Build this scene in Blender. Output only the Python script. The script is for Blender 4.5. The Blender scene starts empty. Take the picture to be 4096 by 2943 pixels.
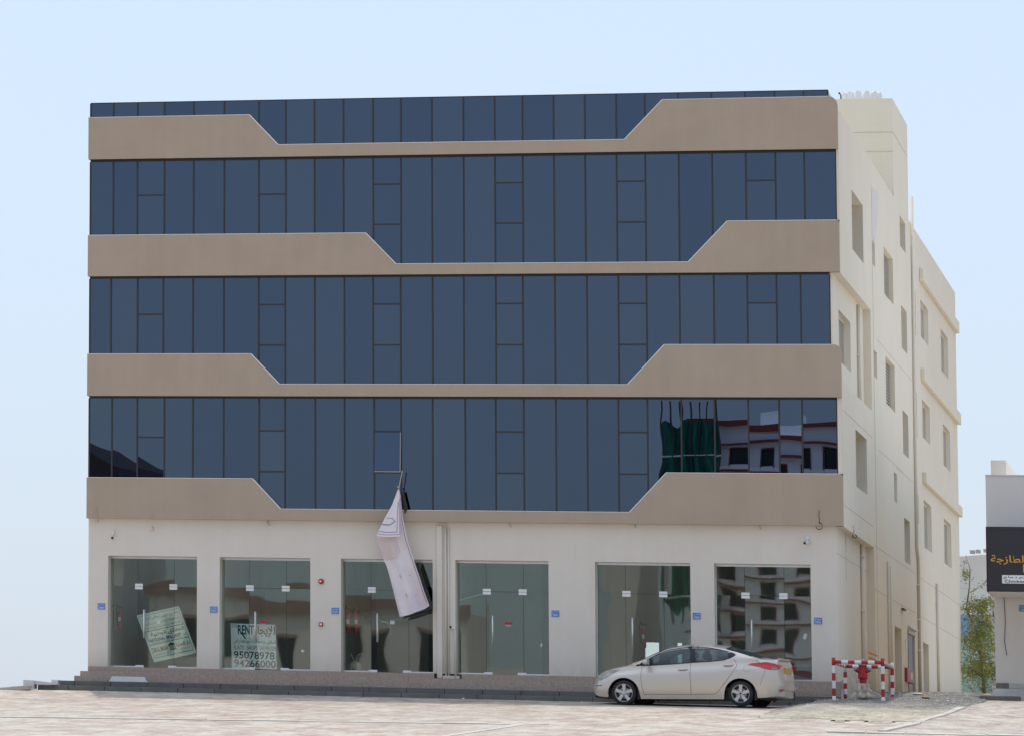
import bpy, math, random
from mathutils import Matrix, Vector, noise as mnoise
random.seed(7)
R = math.radians
sc = bpy.context.scene
col = sc.collection

# ------------------------------------------------------------------ camera, sky, sun, exposure
cam_d = bpy.data.cameras.new('camera')
cam = bpy.data.objects.new('camera', cam_d); col.objects.link(cam); sc.camera = cam
cr = Vector((0.92905335, 0.36873019, 0.02996533)); cu = Vector((0.0245209, -0.14219869, 0.98953436)); cf = Vector((-0.36913223, 0.91859544, 0.14115177))
m = Matrix((cr, cu, -cf)).transposed().to_4x4(); m.translation = Vector((10.332, -138.613, -2.914))
cam.matrix_world = m
cam_d.sensor_width = 36; cam_d.lens = 189.287; cam_d.shift_x = 1.33651; cam_d.shift_y = -0.3505
cam_d.clip_start = 1; cam_d.clip_end = 3000

SUN = Vector((-1.35, 5.0, 15.6)).normalized()
elev = math.asin(SUN.z); az = math.atan2(SUN.x, SUN.y)
w = bpy.data.worlds.new('World'); sc.world = w; w.use_nodes = True
nt = w.node_tree; bg = nt.nodes['Background']
sky = nt.nodes.new('ShaderNodeTexSky'); sky.sky_type = 'NISHITA'; sky.sun_disc = False
sky.sun_elevation = elev; sky.sun_rotation = az; sky.altitude = 0; sky.air_density = 1.0; sky.dust_density = 1.2; sky.ozone_density = 2.0
# desert haze: forward scattering round the sun (Henyey-Greenstein, g = 0.3) added to the clear sky
tcw = nt.nodes.new('ShaderNodeTexCoord'); dt = nt.nodes.new('ShaderNodeVectorMath'); dt.operation = 'DOT_PRODUCT'; dt.inputs[1].default_value = SUN
nt.links.new(tcw.outputs['Generated'], dt.inputs[0])
ma = nt.nodes.new('ShaderNodeMath'); ma.operation = 'MULTIPLY_ADD'; ma.inputs[1].default_value = -0.6; ma.inputs[2].default_value = 1.09; nt.links.new(dt.outputs['Value'], ma.inputs[0])
mp_ = nt.nodes.new('ShaderNodeMath'); mp_.operation = 'POWER'; mp_.inputs[1].default_value = -1.5; nt.links.new(ma.outputs[0], mp_.inputs[0])
vs_ = nt.nodes.new('ShaderNodeVectorMath'); vs_.operation = 'SCALE'; vs_.inputs[0].default_value = (0.365 / 0.05, 0.425 / 0.05, 0.53 / 0.05); nt.links.new(mp_.outputs[0], vs_.inputs['Scale'])
va_ = nt.nodes.new('ShaderNodeVectorMath'); va_.operation = 'ADD'; nt.links.new(sky.outputs[0], va_.inputs[0]); nt.links.new(vs_.outputs[0], va_.inputs[1])
nt.links.new(va_.outputs[0], bg.inputs[0]); bg.inputs[1].default_value = 0.05
sl = bpy.data.lights.new('sun', 'SUN'); sl.energy = 1.95; sl.angle = R(0.53); sl.color = (1.0, 0.95, 0.88)
so = bpy.data.objects.new('sun', sl); col.objects.link(so); so.rotation_euler = SUN.to_track_quat('Z', 'Y').to_euler()
sc.view_settings.view_transform = 'Standard'; sc.view_settings.look = 'None'; sc.view_settings.exposure = 0.0; sc.view_settings.gamma = 1
sc.render.engine = 'CYCLES'
sc.cycles.max_bounces = 8; sc.cycles.diffuse_bounces = 4; sc.cycles.glossy_bounces = 4; sc.cycles.transparent_max_bounces = 12; sc.cycles.transmission_bounces = 4

# ------------------------------------------------------------------ materials
def mat(name, c, rough=0.8, metal=0.0, spec=0.5, var=0.0, vs=1.0, bump=0.0, bs=40.0, c2=None, alpha=1.0, stretch=(1, 1, 1), detail=4, coat=0.0):
    M = bpy.data.materials.new(name); M.use_nodes = True; n = M.node_tree.nodes; L = M.node_tree.links
    p = n['Principled BSDF']; p.inputs['Base Color'].default_value = (*c, 1); p.inputs['Roughness'].default_value = rough
    p.inputs['Metallic'].default_value = metal; p.inputs['Specular IOR Level'].default_value = spec; p.inputs['Alpha'].default_value = alpha
    p.inputs['Coat Weight'].default_value = coat; p.inputs['Coat Roughness'].default_value = 0.06
    tc = n.new('ShaderNodeTexCoord'); mp = n.new('ShaderNodeMapping'); mp.inputs['Scale'].default_value = stretch
    L.new(tc.outputs['Object'], mp.inputs['Vector'])
    if var or c2:
        a = n.new('ShaderNodeTexNoise'); a.inputs['Scale'].default_value = vs; a.inputs['Detail'].default_value = detail; a.inputs['Roughness'].default_value = 0.6
        L.new(mp.outputs[0], a.inputs['Vector'])
        r = n.new('ShaderNodeValToRGB'); r.color_ramp.elements[0].position = 0.32; r.color_ramp.elements[1].position = 0.68
        ca = tuple(max(0, v * (1 - var)) for v in c); cb = c2 if c2 else tuple(min(1, v * (1 + var)) for v in c)
        r.color_ramp.elements[0].color = (*ca, 1); r.color_ramp.elements[1].color = (*cb, 1)
        L.new(a.outputs['Fac'], r.inputs[0]); L.new(r.outputs[0], p.inputs['Base Color'])
    if bump:
        b = n.new('ShaderNodeTexNoise'); b.inputs['Scale'].default_value = bs; b.inputs['Detail'].default_value = 3
        L.new(mp.outputs[0], b.inputs['Vector']); bn = n.new('ShaderNodeBump'); bn.inputs['Strength'].default_value = bump; bn.inputs['Distance'].default_value = 0.02
        L.new(b.outputs['Fac'], bn.inputs['Height']); L.new(bn.outputs[0], p.inputs['Normal'])
    return M

def curtain_glass():
    M = bpy.data.materials.new('curtain_glass'); M.use_nodes = True; n = M.node_tree.nodes; L = M.node_tree.links
    p = n['Principled BSDF']
    p.inputs['Base Color'].default_value = (0.11, 0.145, 0.205, 1); p.inputs['Metallic'].default_value = 1.0; p.inputs['Roughness'].default_value = 0.003
    tc = n.new('ShaderNodeTexCoord'); oi = n.new('ShaderNodeObjectInfo')
    ad = n.new('ShaderNodeVectorMath'); ad.operation = 'ADD'; L.new(tc.outputs['Object'], ad.inputs[0])
    ms = n.new('ShaderNodeVectorMath'); ms.operation = 'SCALE'; ms.inputs[0].default_value = (17, 31, 53); L.new(oi.outputs['Random'], ms.inputs['Scale']); L.new(ms.outputs[0], ad.inputs[1])
    b = n.new('ShaderNodeTexNoise'); b.inputs['Scale'].default_value = 0.75; b.inputs['Detail'].default_value = 0.6
    L.new(ad.outputs[0], b.inputs['Vector']); bn = n.new('ShaderNodeBump'); bn.inputs['Strength'].default_value = 1.0; bn.inputs['Distance'].default_value = 0.0011
    L.new(b.outputs['Fac'], bn.inputs['Height']); L.new(bn.outputs[0], p.inputs['Normal'])
    v = n.new('ShaderNodeMixRGB'); v.inputs[1].default_value = (0.100, 0.130, 0.186, 1); v.inputs[2].default_value = (0.120, 0.149, 0.202, 1)
    L.new(oi.outputs['Random'], v.inputs[0]); L.new(v.outputs[0], p.inputs['Base Color'])
    return M

def shop_glass(name='shop_glass', tint=(0.90, 0.95, 0.92), refl=0.10, wave=0.0016):
    M = bpy.data.materials.new(name); M.use_nodes = True; n = M.node_tree.nodes; L = M.node_tree.links
    n.remove(n['Principled BSDF']); out = n['Material Output']
    t = n.new('ShaderNodeBsdfTransparent'); t.inputs[0].default_value = (*tint, 1)
    g = n.new('ShaderNodeBsdfGlossy'); g.inputs['Roughness'].default_value = 0.01; g.inputs[0].default_value = (0.93, 1, 0.97, 1)
    mx = n.new('ShaderNodeMixShader')
    lw = n.new('ShaderNodeLayerWeight'); lw.inputs[0].default_value = 0.35
    cl = n.new('ShaderNodeMath'); cl.operation = 'POWER'; cl.inputs[1].default_value = 4.0; L.new(lw.outputs['Facing'], cl.inputs[0])
    ad2 = n.new('ShaderNodeMath'); ad2.operation = 'ADD'; ad2.use_clamp = True; ad2.inputs[1].default_value = refl; L.new(cl.outputs[0], ad2.inputs[0])
    L.new(ad2.outputs[0], mx.inputs[0]); L.new(t.outputs[0], mx.inputs[1]); L.new(g.outputs[0], mx.inputs[2]); L.new(mx.outputs[0], out.inputs[0])
    if wave:
        tc = n.new('ShaderNodeTexCoord'); oi = n.new('ShaderNodeObjectInfo')
        ad = n.new('ShaderNodeVectorMath'); ad.operation = 'ADD'; L.new(tc.outputs['Object'], ad.inputs[0])
        ms = n.new('ShaderNodeVectorMath'); ms.operation = 'SCALE'; ms.inputs[0].default_value = (17, 31, 53); L.new(oi.outputs['Random'], ms.inputs['Scale']); L.new(ms.outputs[0], ad.inputs[1])
        b = n.new('ShaderNodeTexNoise'); b.inputs['Scale'].default_value = 0.8; b.inputs['Detail'].default_value = 0.5
        L.new(ad.outputs[0], b.inputs['Vector']); bn = n.new('ShaderNodeBump'); bn.inputs['Strength'].default_value = 1.0; bn.inputs['Distance'].default_value = wave
        L.new(b.outputs['Fac'], bn.inputs['Height']); L.new(bn.outputs[0], g.inputs['Normal'])
    return M

def paver_mat(name, c1, c2, mortar, fade=0.0, sx=4.6, rot=0.0):
    M = bpy.data.materials.new(name); M.use_nodes = True; n = M.node_tree.nodes; L = M.node_tree.links
    p = n['Principled BSDF']; p.inputs['Roughness'].default_value = 0.9; p.inputs['Specular IOR Level'].default_value = 0.2
    tc = n.new('ShaderNodeTexCoord'); mp = n.new('ShaderNodeMapping'); mp.inputs['Rotation'].default_value = (0, 0, rot)
    L.new(tc.outputs['Object'], mp.inputs[0])
    br = n.new('ShaderNodeTexBrick'); br.inputs['Scale'].default_value = sx; br.inputs['Color1'].default_value = (*c1, 1); br.inputs['Color2'].default_value = (*c2, 1)
    br.inputs['Mortar'].default_value = (*mortar, 1); br.inputs['Mortar Size'].default_value = 0.018; br.inputs['Bias'].default_value = -0.1; br.inputs['Brick Width'].default_value = 1.1; br.inputs['Row Height'].default_value = 1.5
    L.new(mp.outputs[0], br.inputs['Vector'])
    # streaks of dust lying in low spots, long across the slope
    s = n.new('ShaderNodeMapping'); s.inputs['Scale'].default_value = (0.9, 0.38, 1); L.new(tc.outputs['Object'], s.inputs[0])
    a = n.new('ShaderNodeTexNoise'); a.inputs['Scale'].default_value = 1.6; a.inputs['Detail'].default_value = 6; a.inputs['Roughness'].default_value = 0.7; L.new(s.outputs[0], a.inputs['Vector'])
    r = n.new('ShaderNodeValToRGB'); r.color_ramp.elements[0].position = 0.42; r.color_ramp.elements[1].position = 0.60
    r.color_ramp.elements[0].color = (0, 0, 0, 1); r.color_ramp.elements[1].color = (1, 1, 1, 1); L.new(a.outputs['Fac'], r.inputs[0])
    mx = n.new('ShaderNodeMixRGB'); mx.inputs[2].default_value = (0.70, 0.635, 0.51, 1)
    fm = n.new('ShaderNodeMath'); fm.operation = 'MULTIPLY'; fm.inputs[1].default_value = 0.75; L.new(r.outputs[0], fm.inputs[0])
    L.new(fm.outputs[0], mx.inputs[0]); L.new(br.outputs['Color'], mx.inputs[1])
    a2 = n.new('ShaderNodeTexNoise'); a2.inputs['Scale'].default_value = 0.16; a2.inputs['Detail'].default_value = 3; L.new(tc.outputs['Object'], a2.inputs['Vector'])
    mx2 = n.new('ShaderNodeMixRGB'); mx2.inputs[2].default_value = (0.53, 0.47, 0.385, 1); f2 = n.new('ShaderNodeMath'); f2.operation = 'MULTIPLY_ADD'; f2.inputs[1].default_value = 1.2; f2.inputs[2].default_value = -0.42; f2.use_clamp = True
    L.new(a2.outputs['Fac'], f2.inputs[0]); L.new(f2.outputs[0], mx2.inputs[0]); L.new(mx.outputs[0], mx2.inputs[1])
    a3 = n.new('ShaderNodeTexNoise'); a3.inputs['Scale'].default_value = 5.5; a3.inputs['Detail'].default_value = 8; a3.inputs['Roughness'].default_value = 0.75; L.new(s.outputs[0], a3.inputs['Vector'])
    r3 = n.new('ShaderNodeValToRGB'); r3.color_ramp.elements[0].position = 0.30; r3.color_ramp.elements[0].color = (0.60, 0.58, 0.55, 1); r3.color_ramp.elements[1].position = 0.52; r3.color_ramp.elements[1].color = (1, 1, 1, 1); L.new(a3.outputs['Fac'], r3.inputs[0])
    mx3 = n.new('ShaderNodeMixRGB'); mx3.blend_type = 'MULTIPLY'; mx3.inputs[0].default_value = 1.0; L.new(mx2.outputs[0], mx3.inputs[1]); L.new(r3.outputs[0], mx3.inputs[2])
    L.new(mx3.outputs[0], p.inputs['Base Color'])
    bn = n.new('ShaderNodeBump'); bn.inputs['Strength'].default_value = 0.5; bn.inputs['Distance'].default_value = 0.01; L.new(br.outputs['Fac'], bn.inputs['Height']); bn.invert = True
    L.new(bn.outputs[0], p.inputs['Normal'])
    return M

def sand_mat(name):
    M = bpy.data.materials.new(name); M.use_nodes = True; n = M.node_tree.nodes; L = M.node_tree.links
    p = n['Principled BSDF']; p.inputs['Roughness'].default_value = 0.95; p.inputs['Specular IOR Level'].default_value = 0.15
    tc = n.new('ShaderNodeTexCoord'); sx = n.new('ShaderNodeSeparateXYZ'); L.new(tc.outputs['Object'], sx.inputs[0])
    mp = n.new('ShaderNodeMapping'); mp.inputs['Scale'].default_value = (1, .38, 1); L.new(tc.outputs['Object'], mp.inputs[0])
    def noi(sc_, det, rg): q = n.new('ShaderNodeTexNoise'); q.inputs['Scale'].default_value = sc_; q.inputs['Detail'].default_value = det; q.inputs['Roughness'].default_value = rg; L.new(mp.outputs[0], q.inputs['Vector']); return q
    big = noi(1.1, 5, .6); mid = noi(4.5, 8, .75); fine = noi(22, 4, .7)
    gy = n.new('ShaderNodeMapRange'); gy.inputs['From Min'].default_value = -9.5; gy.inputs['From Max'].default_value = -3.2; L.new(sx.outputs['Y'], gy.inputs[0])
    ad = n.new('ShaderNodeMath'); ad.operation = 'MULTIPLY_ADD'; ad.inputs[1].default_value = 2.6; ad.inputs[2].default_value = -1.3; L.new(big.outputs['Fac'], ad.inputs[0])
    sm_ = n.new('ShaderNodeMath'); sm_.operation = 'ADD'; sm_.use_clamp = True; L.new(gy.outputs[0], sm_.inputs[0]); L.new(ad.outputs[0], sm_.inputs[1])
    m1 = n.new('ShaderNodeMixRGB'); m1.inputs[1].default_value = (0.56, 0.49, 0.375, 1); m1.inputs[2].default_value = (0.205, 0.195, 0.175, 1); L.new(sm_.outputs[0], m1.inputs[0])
    r_ = n.new('ShaderNodeValToRGB'); r_.color_ramp.elements[0].position = .35; r_.color_ramp.elements[0].color = (.55, .55, .55, 1); r_.color_ramp.elements[1].position = .65; r_.color_ramp.elements[1].color = (1.25, 1.22, 1.15, 1); L.new(mid.outputs['Fac'], r_.inputs[0])
    m2 = n.new('ShaderNodeMixRGB'); m2.blend_type = 'MULTIPLY'; m2.inputs[0].default_value = 1; L.new(m1.outputs[0], m2.inputs[1]); L.new(r_.outputs[0], m2.inputs[2])
    r2 = n.new('ShaderNodeValToRGB'); r2.color_ramp.elements[0].position = .58; r2.color_ramp.elements[0].color = (0, 0, 0, 1); r2.color_ramp.elements[1].position = .68; r2.color_ramp.elements[1].color = (.7, .7, .7, 1); L.new(fine.outputs['Fac'], r2.inputs[0])
    m3 = n.new('ShaderNodeMixRGB'); m3.inputs[2].default_value = (.66, .62, .55, 1); L.new(r2.outputs[0], m3.inputs[0]); L.new(m2.outputs[0], m3.inputs[1]); L.new(m3.outputs[0], p.inputs['Base Color'])
    bn = n.new('ShaderNodeBump'); bn.inputs['Strength'].default_value = 0.9; bn.inputs['Distance'].default_value = 0.04; L.new(mid.outputs['Fac'], bn.inputs['Height']); L.new(bn.outputs[0], p.inputs['Normal'])
    return M

def granite(name, c, c2):
    M = mat(name, c, rough=0.55, spec=0.35, c2=c2, vs=26, detail=6, bump=0.15, bs=60)
    return M

def wall_mat(name, c, c2, streak=0.5, dirt=None):
    """painted render: blotches, faint vertical rain streaks and fine grain"""
    M = bpy.data.materials.new(name); M.use_nodes = True; n = M.node_tree.nodes; L = M.node_tree.links
    p = n['Principled BSDF']; p.inputs['Roughness'].default_value = 0.85; p.inputs['Specular IOR Level'].default_value = 0.25
    tc = n.new('ShaderNodeTexCoord')
    a = n.new('ShaderNodeTexNoise'); a.inputs['Scale'].default_value = 0.7; a.inputs['Detail'].default_value = 6; a.inputs['Roughness'].default_value = 0.65; L.new(tc.outputs['Object'], a.inputs['Vector'])
    mp = n.new('ShaderNodeMapping'); mp.inputs['Scale'].default_value = (3.5, 3.5, 0.25); L.new(tc.outputs['Object'], mp.inputs[0])
    b = n.new('ShaderNodeTexNoise'); b.inputs['Scale'].default_value = 1.2; b.inputs['Detail'].default_value = 4; L.new(mp.outputs[0], b.inputs['Vector'])
    ad = n.new('ShaderNodeMath'); ad.operation = 'MULTIPLY_ADD'; ad.inputs[1].default_value = streak; L.new(b.outputs['Fac'], ad.inputs[0])
    ml = n.new('ShaderNodeMath'); ml.operation = 'MULTIPLY'; ml.inputs[1].default_value = 1 - streak; L.new(a.outputs['Fac'], ml.inputs[0]); L.new(ml.outputs[0], ad.inputs[2])
    r = n.new('ShaderNodeValToRGB'); r.color_ramp.elements[0].position = 0.38; r.color_ramp.elements[1].position = 0.62
    r.color_ramp.elements[0].color = (*c, 1); r.color_ramp.elements[1].color = (*c2, 1); L.new(ad.outputs[0], r.inputs[0]); L.new(r.outputs[0], p.inputs['Base Color'])
    if dirt is not None:
        sz = n.new('ShaderNodeSeparateXYZ'); L.new(tc.outputs['Object'], sz.inputs[0])
        d1 = n.new('ShaderNodeMapRange'); d1.inputs['From Min'].default_value = dirt + .55; d1.inputs['From Max'].default_value = dirt; L.new(sz.outputs['Z'], d1.inputs[0])
        mq = n.new('ShaderNodeMapping'); mq.inputs['Scale'].default_value = (2.2, 2.2, .8); L.new(tc.outputs['Object'], mq.inputs[0])
        d2 = n.new('ShaderNodeTexNoise'); d2.inputs['Scale'].default_value = 2.4; d2.inputs['Detail'].default_value = 7; d2.inputs['Roughness'].default_value = .7; L.new(mq.outputs[0], d2.inputs['Vector'])
        d3 = n.new('ShaderNodeMath'); d3.operation = 'MULTIPLY'; L.new(d1.outputs[0], d3.inputs[0]); L.new(d2.outputs['Fac'], d3.inputs[1])
        d4 = n.new('ShaderNodeMath'); d4.operation = 'MULTIPLY'; d4.use_clamp = True; d4.inputs[1].default_value = .75; L.new(d3.outputs[0], d4.inputs[0])
        dm = n.new('ShaderNodeMixRGB'); dm.inputs[2].default_value = (.50, .43, .34, 1); L.new(d4.outputs[0], dm.inputs[0]); L.new(r.outputs[0], dm.inputs[1]); L.new(dm.outputs[0], p.inputs['Base Color'])
    g = n.new('ShaderNodeTexNoise'); g.inputs['Scale'].default_value = 55; g.inputs['Detail'].default_value = 3; L.new(tc.outputs['Object'], g.inputs['Vector'])
    bn = n.new('ShaderNodeBump'); bn.inputs['Strength'].default_value = 0.12; bn.inputs['Distance'].default_value = 0.01; L.new(g.outputs['Fac'], bn.inputs['Height']); L.new(bn.outputs[0], p.inputs['Normal'])
    return M

MT = dict(
    white=wall_mat('painted_wall', (0.79, 0.715, 0.61), (0.835, 0.765, 0.67), .3, dirt=.03),
    side=wall_mat('side_wall_paint', (0.78, 0.71, 0.56), (0.815, 0.745, 0.61), .35, dirt=.1),
    pipe=mat('pipe_paint', (0.74, 0.68, 0.57), 0.5),
    brown=wall_mat('taupe_render', (0.462, 0.366, 0.275), (0.505, 0.402, 0.306), 0.3),
    trim=mat('white_bead', (0.80, 0.79, 0.76), 0.6),
    glass=curtain_glass(),
    frame=mat('dark_aluminium', (0.035, 0.032, 0.034), 0.45, spec=0.5),
    shadowgap=mat('gap_shade', (0.03, 0.026, 0.022), 0.8),
    sglass=shop_glass(), sglass2=shop_glass('shop_glass_reflective', (0.88, 0.93, 0.90), 0.12),
    steel=mat('brushed_steel', (0.75, 0.75, 0.76), 0.28, metal=1.0, bump=0.1, bs=8),
    chrome=mat('polished_steel', (0.88, 0.88, 0.87), 0.3, metal=0.55),
    silicone=mat('silicone_bead', (0.75, 0.74, 0.70), 0.6, var=0.2, vs=9),
    room=mat('room_paint', (0.78, 0.76, 0.70), 0.9, var=0.08, vs=0.8), roomfloor=mat('room_floor', (0.34, 0.34, 0.32), 0.35, var=0.2, vs=1.5),
    granite=granite('brown_granite', (0.34, 0.255, 0.20), (0.50, 0.395, 0.33)),
    kerb=mat('grey_kerb_concrete', (0.13, 0.132, 0.12), 0.85, c2=(0.175, 0.175, 0.16), vs=3, bump=0.2),
    joint=mat('pale_grout', (0.56, 0.52, 0.45), 0.9),
    conc=mat('pale_concrete', (0.47, 0.44, 0.385), 0.9, var=0.12, vs=3, bump=0.3),
    whitec=mat('white_concrete', (0.62, 0.62, 0.61), 0.8, var=0.05, vs=4),
    paver=paver_mat('paving_blocks', (0.46, 0.335, 0.26), (0.50, 0.40, 0.315), (0.30, 0.25, 0.2)),
    paver2=paver_mat('paving_blocks_right', (0.43, 0.33, 0.27), (0.48, 0.385, 0.32), (0.27, 0.23, 0.2), rot=0.05),
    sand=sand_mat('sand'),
    rubble=mat('rubble', (0.30, 0.27, 0.23), 0.95, c2=(0.66, 0.61, 0.53), vs=4, bump=0.5),
    desert=mat('dry_ground', (0.46, 0.40, 0.32), 0.95, var=0.12, vs=0.05),
    red=mat('red_paint', (0.42, 0.02, 0.022), 0.4, var=0.12, vs=6), redgloss=mat('red_gloss', (0.50, 0.02, 0.02), 0.25),
    whitepaint=mat('white_paint', (0.78, 0.77, 0.74), 0.5, var=0.06, vs=8), greymetal=mat('grey_metal', (0.40, 0.40, 0.40), 0.45, metal=0.4),
    black=mat('black_plastic', (0.012, 0.012, 0.014), 0.5), darkgrey=mat('dark_grey', (0.05, 0.05, 0.05), 0.7),
    blue=mat('blue_enamel', (0.06, 0.20, 0.62), 0.4), plwhite=mat('plate_white', (0.75, 0.78, 0.82), 0.5),
    banner=mat('banner_cloth', (0.90, 0.80, 0.76), 0.85, c2=(0.80, 0.71, 0.76), vs=1.6, detail=3), bannerink=mat('banner_print', (0.30, 0.26, 0.38), 0.85), bannerpink=mat('banner_inner', (0.72, 0.57, 0.52), 0.85, c2=(0.78, 0.66, 0.64), vs=2.2),
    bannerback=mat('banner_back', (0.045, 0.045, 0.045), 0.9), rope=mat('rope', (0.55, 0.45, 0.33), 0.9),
    signwhite=mat('sign_white', (0.93, 0.94, 0.92), 0.6, var=0.05, vs=3), signcream=mat('sign_cream', (0.90, 0.89, 0.76), 0.6, var=0.05, vs=3),
    inkred=mat('ink_red', (0.36, 0.03, 0.02), 0.6), inkblue=mat('ink_blue', (0.02, 0.05, 0.18), 0.6), inkblack=mat('ink_black', (0.03, 0.035, 0.035), 0.6), inkgrey=mat('ink_grey', (0.16, 0.19, 0.19), 0.6), inkrust=mat('ink_rust', (0.28, 0.06, 0.05), 0.6),
    signblack=mat('sign_black', (0.028, 0.029, 0.036), 0.4, var=0.1, vs=2), signyellow=mat('sign_yellow', (0.72, 0.36, 0.03), 0.5), maroon=mat('maroon_edge', (0.14, 0.02, 0.025), 0.5),
    nbwall=wall_mat('neighbour_wall', (0.88, 0.82, 0.76), (0.90, 0.85, 0.80), .3), nbcream=mat('neighbour_box', (0.80, 0.75, 0.65), 0.85, var=0.03, vs=2),
    grey=mat('grey_render', (0.72, 0.67, 0.62), 0.9, var=0.03, vs=0.6), tiles=mat('rough_grey_stone', (0.16, 0.15, 0.14), 0.8, c2=(0.26, 0.25, 0.23), vs=12),
    bluesign=mat('blue_board', (0.20, 0.38, 0.68), 0.6, var=0.08, vs=1.5), green=mat('green_letters', (0.02, 0.32, 0.22), 0.5), teal=mat('teal_wall', (0.40, 0.62, 0.60), 0.7, var=0.08, vs=1.5), sandcol=mat('sand_board', (0.55, 0.47, 0.33), 0.7),
    bark=mat('bark', (0.26, 0.19, 0.12), 0.9, var=0.3, vs=12), leaf=mat('leaf', (0.15, 0.19, 0.03), 0.6, c2=(0.33, 0.33, 0.09), vs=3.5), pod=mat('seed_pod', (0.20, 0.085, 0.045), 0.7), twig=mat('pale_twig', (0.42, 0.33, 0.22), 0.8),
    paint=mat('car_paint', (0.68, 0.60, 0.51), 0.32, metal=0.45, coat=0.6), tyre=mat('tyre_rubber', (0.018, 0.018, 0.018), 0.75), rim=mat('alloy', (0.62, 0.60, 0.57), 0.33, metal=0.7),
    carglass=shop_glass('car_glass', (0.42, 0.50, 0.50), 0.09, 0.0), rearglass=shop_glass('car_rear_glass', (0.20, 0.24, 0.25), 0.14, 0.0), seat=mat('seat_cloth', (0.30, 0.27, 0.24), 0.9), tail=mat('tail_lamp_red', (0.55, 0.012, 0.02), 0.12, coat=0.8), lamp=mat('lamp_clear', (0.50, 0.48, 0.38), 0.12, coat=0.8, c2=(0.28, 0.26, 0.2), vs=9),
    platey=mat('plate_yellow', (0.55, 0.38, 0.10), 0.5), orange=mat('orange_conduit', (0.75, 0.22, 0.06), 0.5),
    sheet=mat('plastic_sheet', (0.66, 0.56, 0.44), 0.45, alpha=0.62, spec=0.5, var=0.08, vs=5), sheet2=mat('plastic_film', (0.62, 0.55, 0.50), 0.4, alpha=0.42),
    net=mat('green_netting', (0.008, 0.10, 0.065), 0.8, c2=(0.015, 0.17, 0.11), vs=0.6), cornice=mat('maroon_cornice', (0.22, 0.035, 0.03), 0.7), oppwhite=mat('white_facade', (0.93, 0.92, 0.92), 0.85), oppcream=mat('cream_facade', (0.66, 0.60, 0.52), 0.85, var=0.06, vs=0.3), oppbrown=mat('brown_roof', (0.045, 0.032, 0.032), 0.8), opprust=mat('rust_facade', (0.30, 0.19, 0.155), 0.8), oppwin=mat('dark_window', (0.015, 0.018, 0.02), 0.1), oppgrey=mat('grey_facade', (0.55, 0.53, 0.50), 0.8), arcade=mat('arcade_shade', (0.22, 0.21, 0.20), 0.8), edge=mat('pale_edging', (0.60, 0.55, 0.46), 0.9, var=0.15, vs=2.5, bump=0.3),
    doorblack=mat('black_door', (0.02, 0.022, 0.024), 0.4), cabred=mat('cabinet_red', (0.38, 0.03, 0.04), 0.45), cabpink=mat('faded_red', (0.50, 0.20, 0.20), 0.6, var=0.15, vs=9),
    paper=mat('paper', (0.72, 0.74, 0.72), 0.8), litter=mat('rust_debris', (0.35, 0.2, 0.12), 0.9), stk=mat('sticker_red', (0.5, 0.03, 0.06), 0.5), tube=mat('lamp_housing', (0.5, 0.5, 0.48), 0.4),
    turret=mat('white_turret', (0.78, 0.77, 0.74), 0.8),
)

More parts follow.
